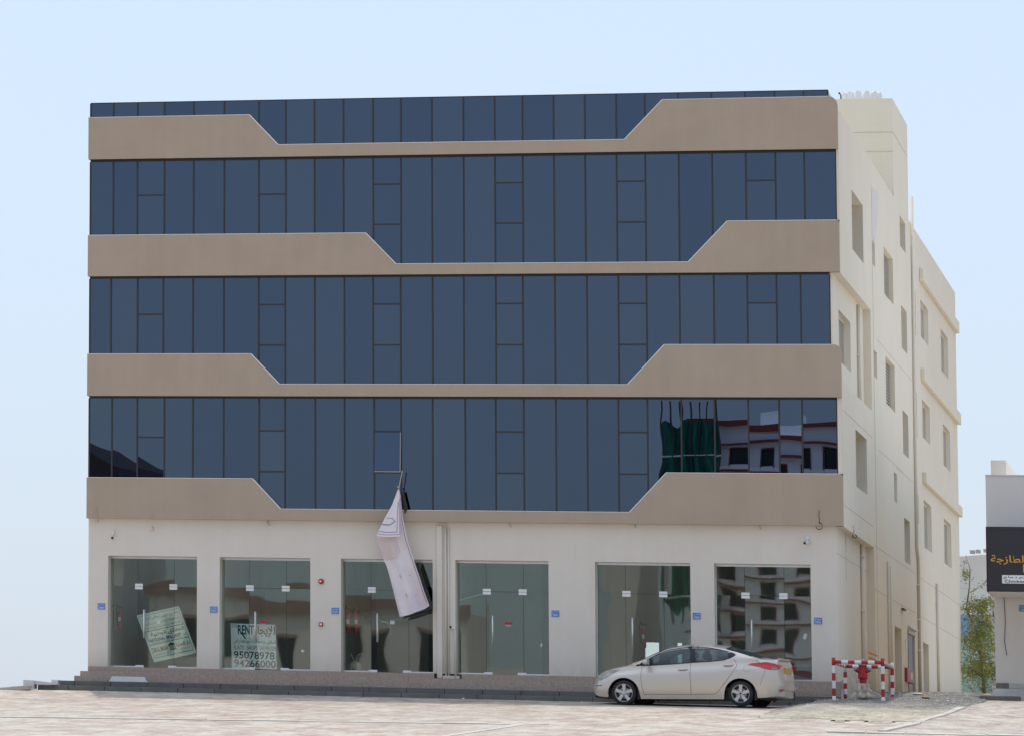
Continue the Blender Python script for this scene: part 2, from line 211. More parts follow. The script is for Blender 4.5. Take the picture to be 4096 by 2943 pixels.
# ------------------------------------------------------------------ mesh helpers
class MB:
    def __init__(s): s.v = []; s.f = []; s.sm = False
    def add(s, v, f):
        b = len(s.v); s.v += [tuple(p) for p in v]; s.f += [tuple(i + b for i in q) for q in f]; return s
    def box(s, x0, x1, y0, y1, z0, z1):
        return s.add([(x0, y0, z0), (x1, y0, z0), (x1, y1, z0), (x0, y1, z0), (x0, y0, z1), (x1, y0, z1), (x1, y1, z1), (x0, y1, z1)],
                     [(0, 3, 2, 1), (4, 5, 6, 7), (0, 1, 5, 4), (1, 2, 6, 5), (2, 3, 7, 6), (3, 0, 4, 7)])
    def prism(s, poly, y0, y1):
        """polygon in x,z (counter-clockwise seen from -y) extruded along y"""
        n = len(poly); v = [(x, y0, z) for x, z in poly] + [(x, y1, z) for x, z in poly]
        f = [tuple(range(n)), tuple(range(2 * n - 1, n - 1, -1))] + [(i, i + n, (i + 1) % n + n, (i + 1) % n) for i in range(n)]
        return s.add(v, f)
    def prism_x(s, poly, x0, x1):
        n = len(poly); v = [(x0, y, z) for y, z in poly] + [(x1, y, z) for y, z in poly]
        f = [tuple(range(n - 1, -1, -1)), tuple(range(n, 2 * n))] + [(i, (i + 1) % n, (i + 1) % n + n, i + n) for i in range(n)]
        return s.add(v, f)
    def prism_z(s, poly, z0, z1):
        n = len(poly); v = [(x, y, z0) for x, y in poly] + [(x, y, z1) for x, y in poly]
        f = [tuple(range(n - 1, -1, -1)), tuple(range(n, 2 * n))] + [(i, (i + 1) % n, (i + 1) % n + n, i + n) for i in range(n)]
        return s.add(v, f)
    def tube(s, pts, r, n=8, caps=True):
        pts = [Vector(p) for p in pts]; rr = r if isinstance(r, (list, tuple)) else [r] * len(pts); rings = []
        for i, p in enumerate(pts):
            d = (pts[min(i + 1, len(pts) - 1)] - pts[max(i - 1, 0)]); d.normalize()
            a = d.orthogonal() if abs(d.z) > 0.95 else d.cross(Vector((0, 0, 1))); a.normalize(); b = d.cross(a)
            rings.append([p + (a * math.cos(2 * math.pi * k / n) + b * math.sin(2 * math.pi * k / n)) * rr[i] for k in range(n)])
        v = [q for g in rings for q in g]; f = []
        for i in range(len(rings) - 1):
            for k in range(n): f.append((i * n + k, i * n + (k + 1) % n, (i + 1) * n + (k + 1) % n, (i + 1) * n + k))
        if caps: f.append(tuple(range(n - 1, -1, -1))); f.append(tuple((len(rings) - 1) * n + k for k in range(n)))
        return s.add(v, f)
    def lathe(s, prof, c, axis='z', n=24, caps=True):
        v = []; f = []
        for r, h in prof:
            for k in range(n):
                a = 2 * math.pi * k / n; u, w_ = r * math.cos(a), r * math.sin(a)
                p = (u, w_, h) if axis == 'z' else ((u, h, w_) if axis == 'y' else (h, u, w_))
                v.append((p[0] + c[0], p[1] + c[1], p[2] + c[2]))
        m_ = len(prof)
        for i in range(m_ - 1):
            for k in range(n): f.append((i * n + k, i * n + (k + 1) % n, (i + 1) * n + (k + 1) % n, (i + 1) * n + k))
        if caps: f.append(tuple(range(n - 1, -1, -1))); f.append(tuple((m_ - 1) * n + k for k in range(n)))
        return s.add(v, f)
    def grid(s, P):
        nr, nc = len(P), len(P[0]); return s.add([p for r in P for p in r], [(i * nc + j, i * nc + j + 1, (i + 1) * nc + j + 1, (i + 1) * nc + j) for i in range(nr - 1) for j in range(nc - 1)])
    def ball(s, c, r, n=10, sq=(1, 1, 1)):
        prof = [(math.sin(math.pi * i / n) * r, -math.cos(math.pi * i / n) * r) for i in range(n + 1)]
        b = len(s.v); s.lathe(prof, (0, 0, 0), n=n, caps=False)
        for i in range(b, len(s.v)): p = s.v[i]; s.v[i] = (p[0] * sq[0] + c[0], p[1] * sq[1] + c[1], p[2] * sq[2] + c[2])
        return s
    def build(s, name, M, parent=None, smooth=False, solid=0, bevel=0):
        me = bpy.data.meshes.new(name); me.from_pydata(s.v, [], s.f); me.update()
        me.materials.append(MT[M] if isinstance(M, str) else M)
        if smooth:
            for p in me.polygons: p.use_smooth = True
        o = bpy.data.objects.new(name, me); col.objects.link(o)
        if parent: o.parent = parent
        if solid: q = o.modifiers.new('s', 'SOLIDIFY'); q.thickness = solid; q.offset = 0
        if bevel: q = o.modifiers.new('b', 'BEVEL'); q.width = bevel; q.segments = 2; q.limit_method = 'ANGLE'
        return o
def tag(o, label=None, cat=None, group=None, kind=None):
    if label: o['label'] = label
    if cat: o['category'] = cat
    if group: o['group'] = group
    if kind: o['kind'] = kind
    return o
def empty(name, loc=(0, 0, 0), label=None, cat=None, group=None, kind=None):
    o = bpy.data.objects.new(name, None); o.empty_display_size = 0.2; col.objects.link(o); o.location = loc
    return tag(o, label, cat, group, kind)
def local(mb, loc):
    mb.v = [(a - loc[0], b - loc[1], c - loc[2]) for a, b, c in mb.v]; return mb
def copy_tree(o, parent=None):
    c = o.copy(); col.objects.link(c)
    if parent: c.parent = parent
    for ch in list(o.children): copy_tree(ch, c)
    return c
def bx(*a): return MB().box(*a)

# Arabic text: contextual shaping into presentation forms, laid out right to left
AR = {'ا': 0xFE8D, 'إ': 0xFE87, 'ب': 0xFE8F, 'ة': 0xFE93, 'ت': 0xFE95, 'ج': 0xFE9D, 'ح': 0xFEA1, 'د': 0xFEA9, 'ر': 0xFEAD, 'ز': 0xFEAF, 'س': 0xFEB1, 'ش': 0xFEB5, 'ص': 0xFEB9, 'ض': 0xFEBD,
      'ط': 0xFEC1, 'ع': 0xFEC9, 'ف': 0xFED1, 'ق': 0xFED5, 'ك': 0xFED9, 'ل': 0xFEDD, 'م': 0xFEE1, 'ن': 0xFEE5, 'ه': 0xFEE9, 'و': 0xFEED, 'ي': 0xFEF1, 'ئ': 0xFE89, 'خ': 0xFEA5, 'غ': 0xFECD}
TWO = set('اإةدرزو')
def shape(word):
    out = []; i = 0; prev = False
    while i < len(word):
        ch = word[i]
        if ch == 'ل' and i + 1 < len(word) and word[i + 1] in 'اإ':
            base = {'ا': 0xFEFB, 'إ': 0xFEF9}[word[i + 1]]; out.append(chr(base + (1 if prev else 0))); prev = False; i += 2; continue
        if ch not in AR: out.append(ch); prev = False; i += 1; continue
        nx = i + 1 < len(word) and word[i + 1] in AR; b = AR[ch]
        if ch in TWO: out.append(chr(b + (1 if prev else 0))); prev = False
        else:
            k = (3 if prev and nx else 1 if prev else 2 if nx else 0); out.append(chr(b + k)); prev = nx
        i += 1
    return ''.join(reversed(out))
def ar(t): return ' '.join(shape(x) for x in reversed(t.split(' ')))
_fd = bpy.data.curves.new('text_source', 'FONT'); _fo = bpy.data.objects.new('text_source', _fd); col.objects.link(_fo); _fo['kind'] = 'helper'
def glyphs(body, bold=0.0, shear=0.0):
    _fd.body = body; _fd.offset = bold; _fd.shear = shear; _fd.resolution_u = 3
    bpy.context.view_layer.update(); dg = bpy.context.evaluated_depsgraph_get()
    me = bpy.data.meshes.new_from_object(_fo.evaluated_get(dg)); v = [tuple(q.co)[:2] for q in me.vertices]; f = [tuple(p.vertices) for p in me.polygons]; bpy.data.meshes.remove(me)
    x0 = min(p[0] for p in v); x1 = max(p[0] for p in v); y0 = min(p[1] for p in v); y1 = max(p[1] for p in v)
    return [((x - x0) / (x1 - x0), (y - y0) / (y1 - y0)) for x, y in v], f
def put_text(mb, body, O, U, V, s0, s1, t0, t1, N=(0, -1, 0), off=0.004, bold=0.0, shear=0.0):
    """text filling the box s0..s1, t0..t1 of the sheet O + U s + V t"""
    g, f = glyphs(body, bold, shear); O, U, V, N = map(Vector, (O, U, V, N))
    mb.add([O + U * (s0 + (s1 - s0) * a) + V * (t0 + (t1 - t0) * b) + N * off for a, b in g], f)

# ------------------------------------------------------------------ ground
def smst(a, b, x): t = min(1, max(0, (x - a) / (b - a))); return t * t * (3 - 2 * t)
def ltab(tab, v):
    if v <= tab[0][0]: return tab[0][1]
    for (a, fa), (b, fb) in zip(tab, tab[1:]):
        if v <= b: return fa + (fb - fa) * (v - a) / (b - a)
    return tab[-1][1]
RT = [(-14, -.56), (-9, -.30), (-6, -.09), (-4.6, .0), (-3.2, .09), (0, .23), (2, .33), (8, .64), (17, .77), (26, 1.0), (36, 1.24), (49, 1.55), (60, 1.75), (90, 1.9)]
def zg(x, y):
    t = max(0, -1.2 - y)
    a = -.047 * t if t < 33 else -.047 * 33 - .03 * (min(t, 175) - 33)
    a -= .1 * (1 - math.exp(-t / 3)) * min(1.3, max(0, (-x - 3) / 15))
    if y <= -14: return a
    r = ltab(RT, y); k = smst(-1.6, 0.1, x)
    if y > -1.2:
        if x < -1.6: return -0.01
        k2 = smst(-.05, .15, x); return -0.01 * (1 - k2) + (r - .01) * k2
    return a * (1 - k) + r * k
def axis(pts):
    o = []
    for a, b, s in pts:
        n = max(1, int(round((b - a) / s))); o += [a + (b - a) * i / n for i in range(n)]
    return o + [pts[-1][1]]
def sheet(name, xs, ys, M, lift=0.0, fn=None, parent=None, keep=None):
    mb = MB(); idx = {}
    for j, y in enumerate(ys):
        for i, x in enumerate(xs): idx[i, j] = len(mb.v); mb.v.append((x, y, (fn or zg)(x, y) + lift))
    for j in range(len(ys) - 1):
        for i in range(len(xs) - 1):
            if keep and not keep((xs[i] + xs[i + 1]) / 2, (ys[j] + ys[j + 1]) / 2): continue
            mb.f.append((idx[i, j], idx[i + 1, j], idx[i + 1, j + 1], idx[i, j + 1]))
    return mb.build(name, M, parent, smooth=True)
xs = axis([(-900, -120, 130), (-120, -30, 10), (-30, -2, 2), (-2, .6, .1), (.6, 8, .8), (8, 40, 8), (40, 900, 215)])
ys = axis([(-900, -190, 142), (-190, -36, 11), (-36, -14, 1.1), (-14, -1.2, .4), (-1.2, 10, .4), (10, 60, 2.5), (60, 90, 10), (90, 900, 200)])
tag(sheet('ground', xs, ys, 'paver'), kind='structure')
# paved strip at the right, another laying direction, 4 mm above
xs2 = axis([(2.3, 12, .5)]); ys2 = axis([(-40, -14, 1.3), (-14, -1.2, .4), (-1.2, 1.9, .3)])
sheet('pavement', xs2, ys2, 'paver2', 0.004, keep=lambda x, y: x > 2.05 + .012 * (-y) * 1.3)['kind'] = 'structure'
# sand and rubble heap round the hydrant, draped over the ground
def in_sand(x, y):
    e = .25 * math.sin(x * 7 + y) + .5 * mnoise.noise(Vector((x * 1.7, y * .5, 3)))
    lo = ltab([(-1.2, -9.5), (-.9, -12.6), (.5, -13.3), (1.75, -14.2), (2.6, -13.4), (2.75, -9), (3.0, -5.3), (3.25, -1)], x)
    if x < -1.15 + .12 * e or x > 3.2 + .1 * e: return False
    if x < .05 and y > -1.35: return False
    if x < -.55 and y > -3.4 + e: return False
    return y > lo + e
def sand_z(x, y):
    h = .05 * mnoise.noise(Vector((x * 1.3, y * .35, 1))) + .02 * mnoise.noise(Vector((x * 4, y * 1.2, 5)))
    lo = ltab([(-1.2, -9.5), (-.9, -12.6), (.5, -13.3), (1.75, -14.2), (2.6, -13.4), (2.75, -9), (3.0, -5.3), (3.25, -1)], x)
    fd = min(1, max(0, (y - lo) / 3.0), max(0, (x + 1.2) / .5) if y < -3 else 1, max(0, (3.25 - x) / .5))
    hump = .10 * math.exp(-((x - 1.9) / 1.2) ** 2 - ((y - 1.5) / 4.5) ** 2)
    return zg(x, y) + .005 + fd * (max(0.004, .03 + h * .6) + hump)
xs3 = axis([(-1.4, 3.6, .05)]); ys3 = axis([(-15, -2, .2), (-2, 6, .2)])
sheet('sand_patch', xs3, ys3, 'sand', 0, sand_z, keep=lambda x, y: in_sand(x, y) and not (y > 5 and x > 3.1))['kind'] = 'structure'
mb = MB()
for i in range(1500):
    x = random.uniform(-1.0, 3.15); y = random.choice((random.uniform(-14, 4.5), random.uniform(-5, 4.5)))
    if not in_sand(x, y): continue
    r = random.choice((.005, .007, .009, .012, .018)) * random.uniform(.7, 1.3)
    z = sand_z(x, y); v = [(x + r * random.uniform(.8, 2.2) * a, y + 2 * r * b, z + r * c) for a, b, c in ((1, 0, .1), (0, 1, .2), (-1, 0, 0), (0, -1, .1), (0, 0, random.uniform(.7, 1.1)))]
    mb.add(v, [(0, 1, 4), (1, 2, 4), (2, 3, 4), (3, 0, 4)])
tag(mb.build('gravel', 'rubble'), 'loose stones and rubble scattered over the sand heap', 'gravel', kind='stuff')
def rock(name, x, y, s, M, label, cat, seed):
    rd = random.Random(seed); mb = MB().ball((0, 0, 0), 1, 7)
    mb.v = [(a * s[0] * (1 + .25 * mnoise.noise(Vector((a * 2 + seed, b * 2, c * 2)))), b * s[1], c * s[2] * (1 + .3 * mnoise.noise(Vector((a * 3, b, c * 3 + seed))))) for a, b, c in mb.v]
    o = mb.build(name, M); o.location = (x, y, sand_z(x, y) + s[2] * .6); return tag(o, label, cat)
rock('rock', 1.98, -2.0, (.10, .2, .045), 'litter', 'flat brown stone lying alone on the sand heap right of the barrier', 'stone', 1)
rock('rock', 1.63, .9, (.14, .2, .03), 'rubble', 'pale broken slab on the sand beside the right barrier post', 'stone', 4)
# seam across the parking, low concrete edging stones along it
def strip(name, pts, wd, M, h=0.02, parent=None):
    mb = MB()
    for (x0, y0), (x1, y1) in zip(pts, pts[1:]):
        d = Vector((x1 - x0, y1 - y0)); d.normalize(); q = Vector((-d.y, d.x)) * wd / 2
        c = [(x0 - q.x, y0 - q.y), (x1 - q.x, y1 - q.y), (x1 + q.x, y1 + q.y), (x0 + q.x, y0 + q.y)]
        v = [(x, y, zg(x, y) + .001) for x, y in c] + [(x, y, zg(x, y) + h) for x, y in c]
        mb.add(v, [(4, 5, 6, 7), (0, 1, 5, 4), (1, 2, 6, 5), (2, 3, 7, 6), (3, 0, 4, 7)])
    return mb.build(name, M, parent)
ed = empty('paving_edging', kind='structure')
x = -17.5
while x < -5.3:
    x2 = min(x + .98, -5.3); strip('edging_stone', [(x, -21.9 + (x + 17) * .12), (x2 - .02, -21.9 + (x2 + 17) * .12)], .42, 'edge', .012 + random.uniform(0, .012), ed); x = x2
pl = [(2.22, -20.3), (2.3, -18.4), (2.4, -16.2), (2.5, -14.2), (2.6, -12.3), (2.7, -10.4), (2.8, -8.6), (2.9, -6.8), (3.0, -5.2)]
for a, b in zip(pl, pl[1:]): strip('edging_stone', [a, (b[0], b[1] - .06)], .16, 'edge', .03 + random.uniform(0, .015), ed)
for a in range(9):
    x0 = 1.2 + a * .78; strip('edging_stone', [(x0, -21.2 + a * .08), (x0 + .74, -21.13 + a * .08)], .7, 'edge', .02 + random.uniform(0, .012), ed)
strip('edging_strip', [(-5.45, -30), (-5.2, -24.5), (-5.05, -20.8), (-4.6, -20.2)], .16, 'edge', .012, ed)

# ------------------------------------------------------------------ steps and kerb
st = empty('entrance_steps', kind='structure')
def row(name, xl, xr, yf, yb, z0, z1, step, M, par, gap=.0025, off=0.0, bev=0.003):
    x = xl; k = 0
    while x < xr - .01:
        w_ = step if k else step * (.45 + off); x2 = min(x + w_, xr)
        if xr - x2 < .25: x2 = xr
        dy = random.uniform(-.004, .004)
        bx(x, x2 - gap, yf + dy, yb, z0 + .001, z1 + random.uniform(-.002, .002)).build(name, M, par, bevel=bev); x = x2; k += 1
row('granite_slab', -18.66, -9.90, .08, 1.2, .52, .65, 1.55, 'granite', st)
row('granite_slab', -9.22, -.10, .08, 1.2, .52, .65, 1.5, 'granite', st)
row('granite_slab', -18.79, -.10, -.25, .078, .39, .52, 1.75, 'granite', st, off=.3)
row('granite_slab', -18.88, -.10, -.55, -.252, .26, .39, 1.6, 'granite', st, off=.1)
row('kerb_stone', -19.22, -.30, -.86, -.552, .12, .255, .93, 'kerb', st, .009, bev=.012)
row('kerb_stone', -19.68, -.72, -1.2, -.862, -.05, .12, .93, 'kerb', st, .009, .4, bev=.012)
bx(-.66, -.1, -1.1, -.3, -.02, .20).build('kerb_stone', 'kerb', st, bevel=.02)
bx(-18.6, -9.9, .09, 1.1, -.1, .515).box(-9.2, -.12, .09, 1.1, -.1, .515).build('step_core', 'joint', st)
MB().prism([(-20.02, .02), (-19.75, .02), (-19.75, .225), (-20.02, .235)], -1.35, -.95).build('end_block', 'whitec', st)
MB().prism([(-19.745, .13), (-19.17, .13), (-19.17, .17), (-19.745, .225)], -1.3, -.87).build('end_block', 'whitec', st)
MB().prism([(-19.40, .12), (-19.225, .12), (-19.225, .262), (-19.40, .268)], -.86, -.5).build('end_block', 'whitec', st)
lw = MB().prism([(-23.2, -.5), (-19.80, -.02), (-19.80, .10), (-23.2, -.27)], -1.7, -1.4).build('low_wall', 'conc', None, bevel=.02)
tag(lw, 'low pale concrete kerb wall sloping away left of the steps', 'wall')
mb = MB().add([(-17.92, -.84, .256), (-16.95, -.84, .256), (-16.95, -.58, .256), (-17.92, -.58, .256), (-17.86, -.80, .385), (-17.01, -.80, .385), (-17.12, -.60, .385), (-17.80, -.60, .385)],
              [(0, 1, 5, 4), (1, 2, 6, 5), (2, 3, 7, 6), (3, 0, 4, 7), (4, 5, 6, 7)])
tag(mb.build('concrete_block', 'whitec', None, bevel=.008), 'white tapered concrete block resting on the kerb below the first shop', 'concrete block')
for px, py, s_, M_, lb in ((-12.78, -1.45, (.09, .05, .012), 'teal', 'crumpled pale blue plastic scrap at the foot of the kerb'), (-8.98, -1.35, (.035, .04, .02), 'paper', 'small white scrap of litter against the kerb below the fourth shop'), (-6.1, -1.5, (.016, .03, .012), 'paper', 'tiny white paper scrap on the paving in front of the car')):
    o = MB().ball((0, 0, 0), 1, 6).build('litter', M_); o.scale = s_; o.location = (px, py, zg(px, py) + s_[2] * .7); tag(o, lb, 'litter', 'litter along the kerb')

# ------------------------------------------------------------------ main building
B = empty('commercial_building', (-9.3, 10, .6), 'four storey building with dark blue curtain glass, taupe stepped bands and white shop floor', 'building')
BL = (-9.3, 10, .6)
def bp(mb, name, M, par=None, **k):
    """part of the building, in its local space; a sub-part when par is given"""
    return local(mb, BL).build(name, M, par or B, **k)
OP = [(-18.17, -15.88), (-15.30, -13.00), (-12.23, -9.94), (-9.38, -7.09), (-5.96, -3.66), (-3.09, -0.80)]
DR = [(-17.46, -16.53), (-14.61, -13.66), (-11.53, -10.59), (-8.67, -7.75), (-5.26, -4.33), (-2.40, -1.46)]
mb = MB(); edges = [-18.68] + [v for o in OP for v in o] + [-.19]
for a, b in zip(edges[0::2], edges[1::2]): mb.box(a, b, .19, .80, .652, 3.5)
mb.box(-18.68, -.19, .19, .80, 3.5, 4.50)
bp(mb, 'ground_floor_wall', 'white')
# bands
def rnd(cx, cz, r, n=5): return [(cx + r * math.sin(k * math.pi / 2 / n), cz + r * math.cos(k * math.pi / 2 / n)) for k in range(n + 1)]
BANDS = [
    (13.755, [(-18.70, 14.855), (-14.52, 14.86), (-13.78, 14.07), (-5.14, 14.07), (-4.21, 15.06)], (0.0, 15.07, .22)),
    (10.695, [(-18.68, 11.77), (-11.56, 11.77), (-10.80, 10.97), (-3.62, 10.97), (-2.67, 11.985)], (0.0, 11.985, .07)),
    (7.605, [(-18.69, 8.685), (-14.47, 8.685), (-13.75, 7.915), (-5.12, 7.915), (-4.22, 8.905)], (0.0, 8.90, .17)),
    (4.447, [(-18.70, 5.50), (-14.43, 5.50), (-13.72, 4.735), (-5.10, 4.735), (-4.20, 5.725)], (0.0, 5.725, .07))]
for zb, top, (cx, cz, r) in BANDS:
    prof = top + rnd(cx - r, cz - r, r); poly = [(-18.70, zb), (-5.12, zb), (0.0, zb)] + list(reversed(prof))
    # split the L-shaped outline into convex pieces by x so caps stay clean
    o = None; mb = MB(); prof2 = [(-18.70, top[0][1])] + top[1:] + rnd(cx - r, cz - r, r)
    n_ = len(prof2); v = [(x_, 0.0, z_) for x_, z_ in prof2] + [(x_, .19, z_) for x_, z_ in prof2] + [(x_, 0.0, zb) for x_, z_ in prof2] + [(x_, .19, zb) for x_, z_ in prof2]
    f = []
    for i in range(n_ - 1):
        f += [(2 * n_ + i, 2 * n_ + i + 1, i + 1, i), (i, i + 1, n_ + i + 1, n_ + i), (3 * n_ + i, 3 * n_ + i + 1, 2 * n_ + i + 1, 2 * n_ + i), (n_ + i, n_ + i + 1, 3 * n_ + i + 1, 3 * n_ + i)]
    f += [(0, n_, 3 * n_, 2 * n_), (n_ - 1, 3 * n_ - 1, 4 * n_ - 1, 2 * n_ - 1)]
    mb.add(v, f); band = bp(mb, 'fascia_band', 'brown')
    tr = MB(); pp = top + [(cx - r, cz)]
    for (x0, z0), (x1, z1) in zip(pp, pp[1:]):
        d = Vector((x1 - x0, 0, z1 - z0)); L_ = d.length; d.normalize(); nn = Vector((-d.z, 0, d.x)); h = .010 if abs(d.z) < .1 else .016
        a = Vector((x0, -.004, z0)); b_ = Vector((x1, -.004, z1)); q = [a - nn * h, b_ - nn * h, b_ + nn * .004, a + nn * .004]
        tr.add([tuple(p_) for p_ in q] + [(p_.x, .186, p_.z) for p_ in q], [(0, 1, 2, 3), (3, 2, 6, 7), (0, 4, 5, 1), (4, 7, 6, 5)])
    bp(tr, 'edge_bead', 'trim', band)
# curtain wall panes
MU = [-18.68, -18.08, -17.45, -16.75, -15.99, -15.20, -14.31, -13.62, -12.89, -12.15, -11.40, -10.70, -9.92, -9.13, -8.35, -7.66, -6.89, -6.12, -5.35, -4.65, -3.84, -3.03, -2.22, -1.51]
ROWS = [  # z0, z1, tail mullions, right end, transoms by column, column shifts
    (14.00, 15.24, [-.82], -.23, {}, 0),
    (10.90, 13.70, [-.82], -.06, {2: [12.82], 6: [12.81], 10: [13.03, 12.0], 14: [13.03, 12.0], 18: [13.03, 12.0], 22: [13.01]}, 0),
    (7.84, 10.645, [-.93], -.25, {2: [9.72], 6: [9.96, 8.92], 10: [9.96, 8.92], 14: [9.96, 8.92], 18: [9.95, 8.92], 22: [9.95]}, 1),
    (4.66, 7.555, [-.94], -.12, {2: [6.55], 6: [6.73, 5.69], 10: [6.73, 5.69], 14: [6.73, 5.69], 18: [6.73, 5.69], 22: [6.74]}, 2)]
mw = .021
for ri, (z0, z1, tail, xr, tr, sh) in enumerate(ROWS):
    E_ = MU + tail + [xr]
    if sh: E_ = [E_[0]] + [e + (random.uniform(-.02, .02) if 0 < i < len(E_) - 1 else 0) - (.05 if i == 1 and sh == 1 else 0) for i, e in enumerate(E_[1:], 1)]
    for i in range(len(E_) - 1):
        a, b = E_[i] + mw, E_[i + 1] - mw
        cuts = sorted(tr.get(i, [])); zz = [z0] + cuts + [z1]
        for j in range(len(zz) - 1):
            lo = zz[j] + (.02 if j else 0); hi = zz[j + 1] - (.02 if j < len(zz) - 2 else 0)
            openw = (ri == 3 and i == 10 and j == 1)
            tilt = random.uniform(-.0012, .0012); tz = random.uniform(-.0016, .0016)
            p = bx(0, b - a, 0, .02, 0, hi - lo).build('opening_window' if (j == 1 or (len(zz) == 3 and j == 0)) else 'glass_pane', 'glass', B)
            p.location = (a - BL[0], .205 - BL[1], lo - BL[2]); p.rotation_euler = (tilt, 0, tz)
            if openw:
                p.name = 'open_window'; p['label'] = 'top hung window sash standing ajar, pale frame edge showing'
                p.location = (a - BL[0], .200 - BL[1] - .11, lo - BL[2]); p.rotation_euler = (-.085, 0, .02)
                w_ = b - a; h_ = hi - lo
                bx(0, w_ + .02, -.004, .03, -.016, 0).box(w_, w_ + .014, -.004, .03, 0, h_).build('sash_edge', 'conc', p)
        if i and cuts:
            pass
        for c_ in cuts: bp(bx(a, b, .190, .235, c_ - .018, c_ + .018), 'transom', 'frame')
        if i: bp(bx(E_[i] - mw + .001, E_[i] + mw - .001, .186, .24, z0, z1), 'mullion', 'frame')
    bp(bx(-18.68, xr, .185, .25, z1, z1 + (.045 if ri else .02)), 'head_frame', 'frame')
    if ri:
        bp(bx(-18.68, xr, .05, .183, z1 + .045, z1 + .053), 'shadow_gap', 'shadowgap')  # dark strip under the band, the gap's shade put into its colour
    bp(bx(xr - .02, xr + .012, .187, .26, z0, z1), 'jamb_frame', 'frame')
    bp(bx(-18.70, -18.661, .187, .26, z0, z1), 'jamb_frame', 'frame')
    if ri == 0: bp(bx(xr - .02, xr + .006, .262, 1.8, 14.6, 15.22).add([(xr, 1.8, 15.22), (xr, 4.2, 14.78), (xr, 1.8, 14.78)], [(0, 1, 2)]), 'parapet_return', 'side')
    bp(bx(-18.66, xr - .03, .262, .34, z0 - .04, z1 - .02), 'backing_wall', 'darkgrey')
# body behind the glass (floors), roof, left and rear walls
mb = MB().box(-18.64, -.50, .36, 48.6, 4.52, 14.60)
bp(mb, 'upper_floors', 'room')
mb = MB().box(-18.68, -18.645, .262, 49, 4.5, 14.75).box(-18.645, -.32, 48.65, 49, 4.5, 14.75).box(-18.66, -18.45, .81, 9.0, .0, 4.49)
bp(mb, 'left_and_rear_walls', 'side')

# side wall at x=0 with real openings
def holed(name, rect, holes, x, depthfn, M, par=None):
    """wall in the plane x, spanning y,z of rect, with reveals running inwards"""
    y0, y1, z0, z1 = rect; Y = sorted({y0, y1, *[h[0] for h in holes], *[h[1] for h in holes]}); Z = sorted({z0, z1, *[h[2] for h in holes], *[h[3] for h in holes]})
    mb = MB()
    for a, b in zip(Y, Y[1:]):
        for c, d in zip(Z, Z[1:]):
            cy, cz = (a + b) / 2, (c + d) / 2
            if any(h[0] < cy < h[1] and h[2] < cz < h[3] for h in holes): continue
            mb.add([(x, a, c), (x, b, c), (x, b, d), (x, a, d)], [(0, 1, 2, 3)])
    for h in holes:
        a, b, c, d = h[:4]; t = x - depthfn(h)
        mb.add([(x, a, c), (x, b, c), (x, b, d), (x, a, d), (t, a, c), (t, b, c), (t, b, d), (t, a, d)], [(0, 4, 5, 1), (1, 5, 6, 2), (2, 6, 7, 3), (3, 7, 4, 0)])
    return bp(mb, name, M, par)
# y0,y1,z0,z1,depth,kind
W3 = [(4.28, 8.08, 11.695, 13.22, .30, 'plain'), (22.3, 24.65, 13.63, 14.58, .20, 'plain'), (15.6, 19.2, 11.63, 12.93, .125, 'louvre'), (11.2, 12.25, 12.01, 12.66, .10, 'small')]
FW = [(30.98, 34.5, 11.78, 12.89, .125, 'glazed'), (40.8, 44.5, 11.55, 12.88, .125, 'glazed'), (31.0, 34.6, 8.77, 9.90, .125, 'glazed'), (41.1, 44.8, 8.585, 9.895, .125, 'glazed'), (30.95, 34.53, 5.485, 6.895, .125, 'glazed'), (40.75, 44.5, 5.475, 6.885, .125, 'glazed'),
      (28.2, 28.75, 11.59, 12.91, .06, 'slit'), (28.1, 28.6, 8.59, 9.91, .06, 'slit'), (28.0, 28.6, 6.045, 6.9, .06, 'slit')]
MW = [(11.25, 12.38, 9.015, 9.725, .09, 'small'), (22.33, 24.7, 10.71, 11.93, .16, 'plain'), (15.68, 19.24, 8.625, 9.93, .125, 'louvre'), (4.42, 8.2, 5.685, 7.13, .30, 'plain'),
      (22.23, 24.63, 7.70, 8.935, .16, 'plain'), (18.27, 19.5, 6.12, 6.93, .09, 'small'), (22.22, 24.6, 4.645, 5.885, .16, 'plain')]
GD = [(17.6, 20.35, .40, 2.665, .17, 'door'), (22.95, 25.95, .40, 2.66, .05, 'blackdoor'), (29.55, 32.15, .40, 2.63, .13, 'door')]
dep = lambda h: h[4]
holed('side_wall', (10.3, 49.0, -.2, 14.78), [h for h in W3 + FW + MW + GD if h[0] > 10.3], 0.0, dep, 'side')
holed('side_wall', (.191, 10.3, 10.69, 14.78), [W3[0]], 0.0, dep, 'side')
holed('side_wall', (.191, 10.3, 4.44, 8.02), [MW[3]], 0.0, dep, 'side')
holed('recessed_wall', (  .191, 10.3, 8.02, 10.69), [(2.0, 5.8, 8.675, 9.95, .155, 'glazed')], -.19, dep, 'side')
holed('recessed_wall', (.801, 10.3, -.2, 4.44), [], -.19, dep, 'side')
mb = MB()
for z0, z1 in ((-.2, 4.44), (8.02, 10.69)):
    mb.add([(-.19, 10.3, z0), (0, 10.3, z0), (0, 10.3, z1), (-.19, 10.3, z1)], [(0, 1, 2, 3)])
mb.add([(-.19, .19, 4.44), (0, .19, 4.44), (0, 10.3, 4.44), (-.19, 10.3, 4.44)], [(0, 3, 2, 1)]).add([(-.19, .19, 10.69), (0, .19, 10.69), (0, 10.3, 10.69), (-.19, 10.3, 10.69)], [(0, 3, 2, 1)])
mb.add([(-.19, .19, 8.02), (0, .19, 8.02), (0, 10.3, 8.02), (-.19, 10.3, 8.02)], [(0, 1, 2, 3)])
bp(mb, 'wall_returns', 'side')
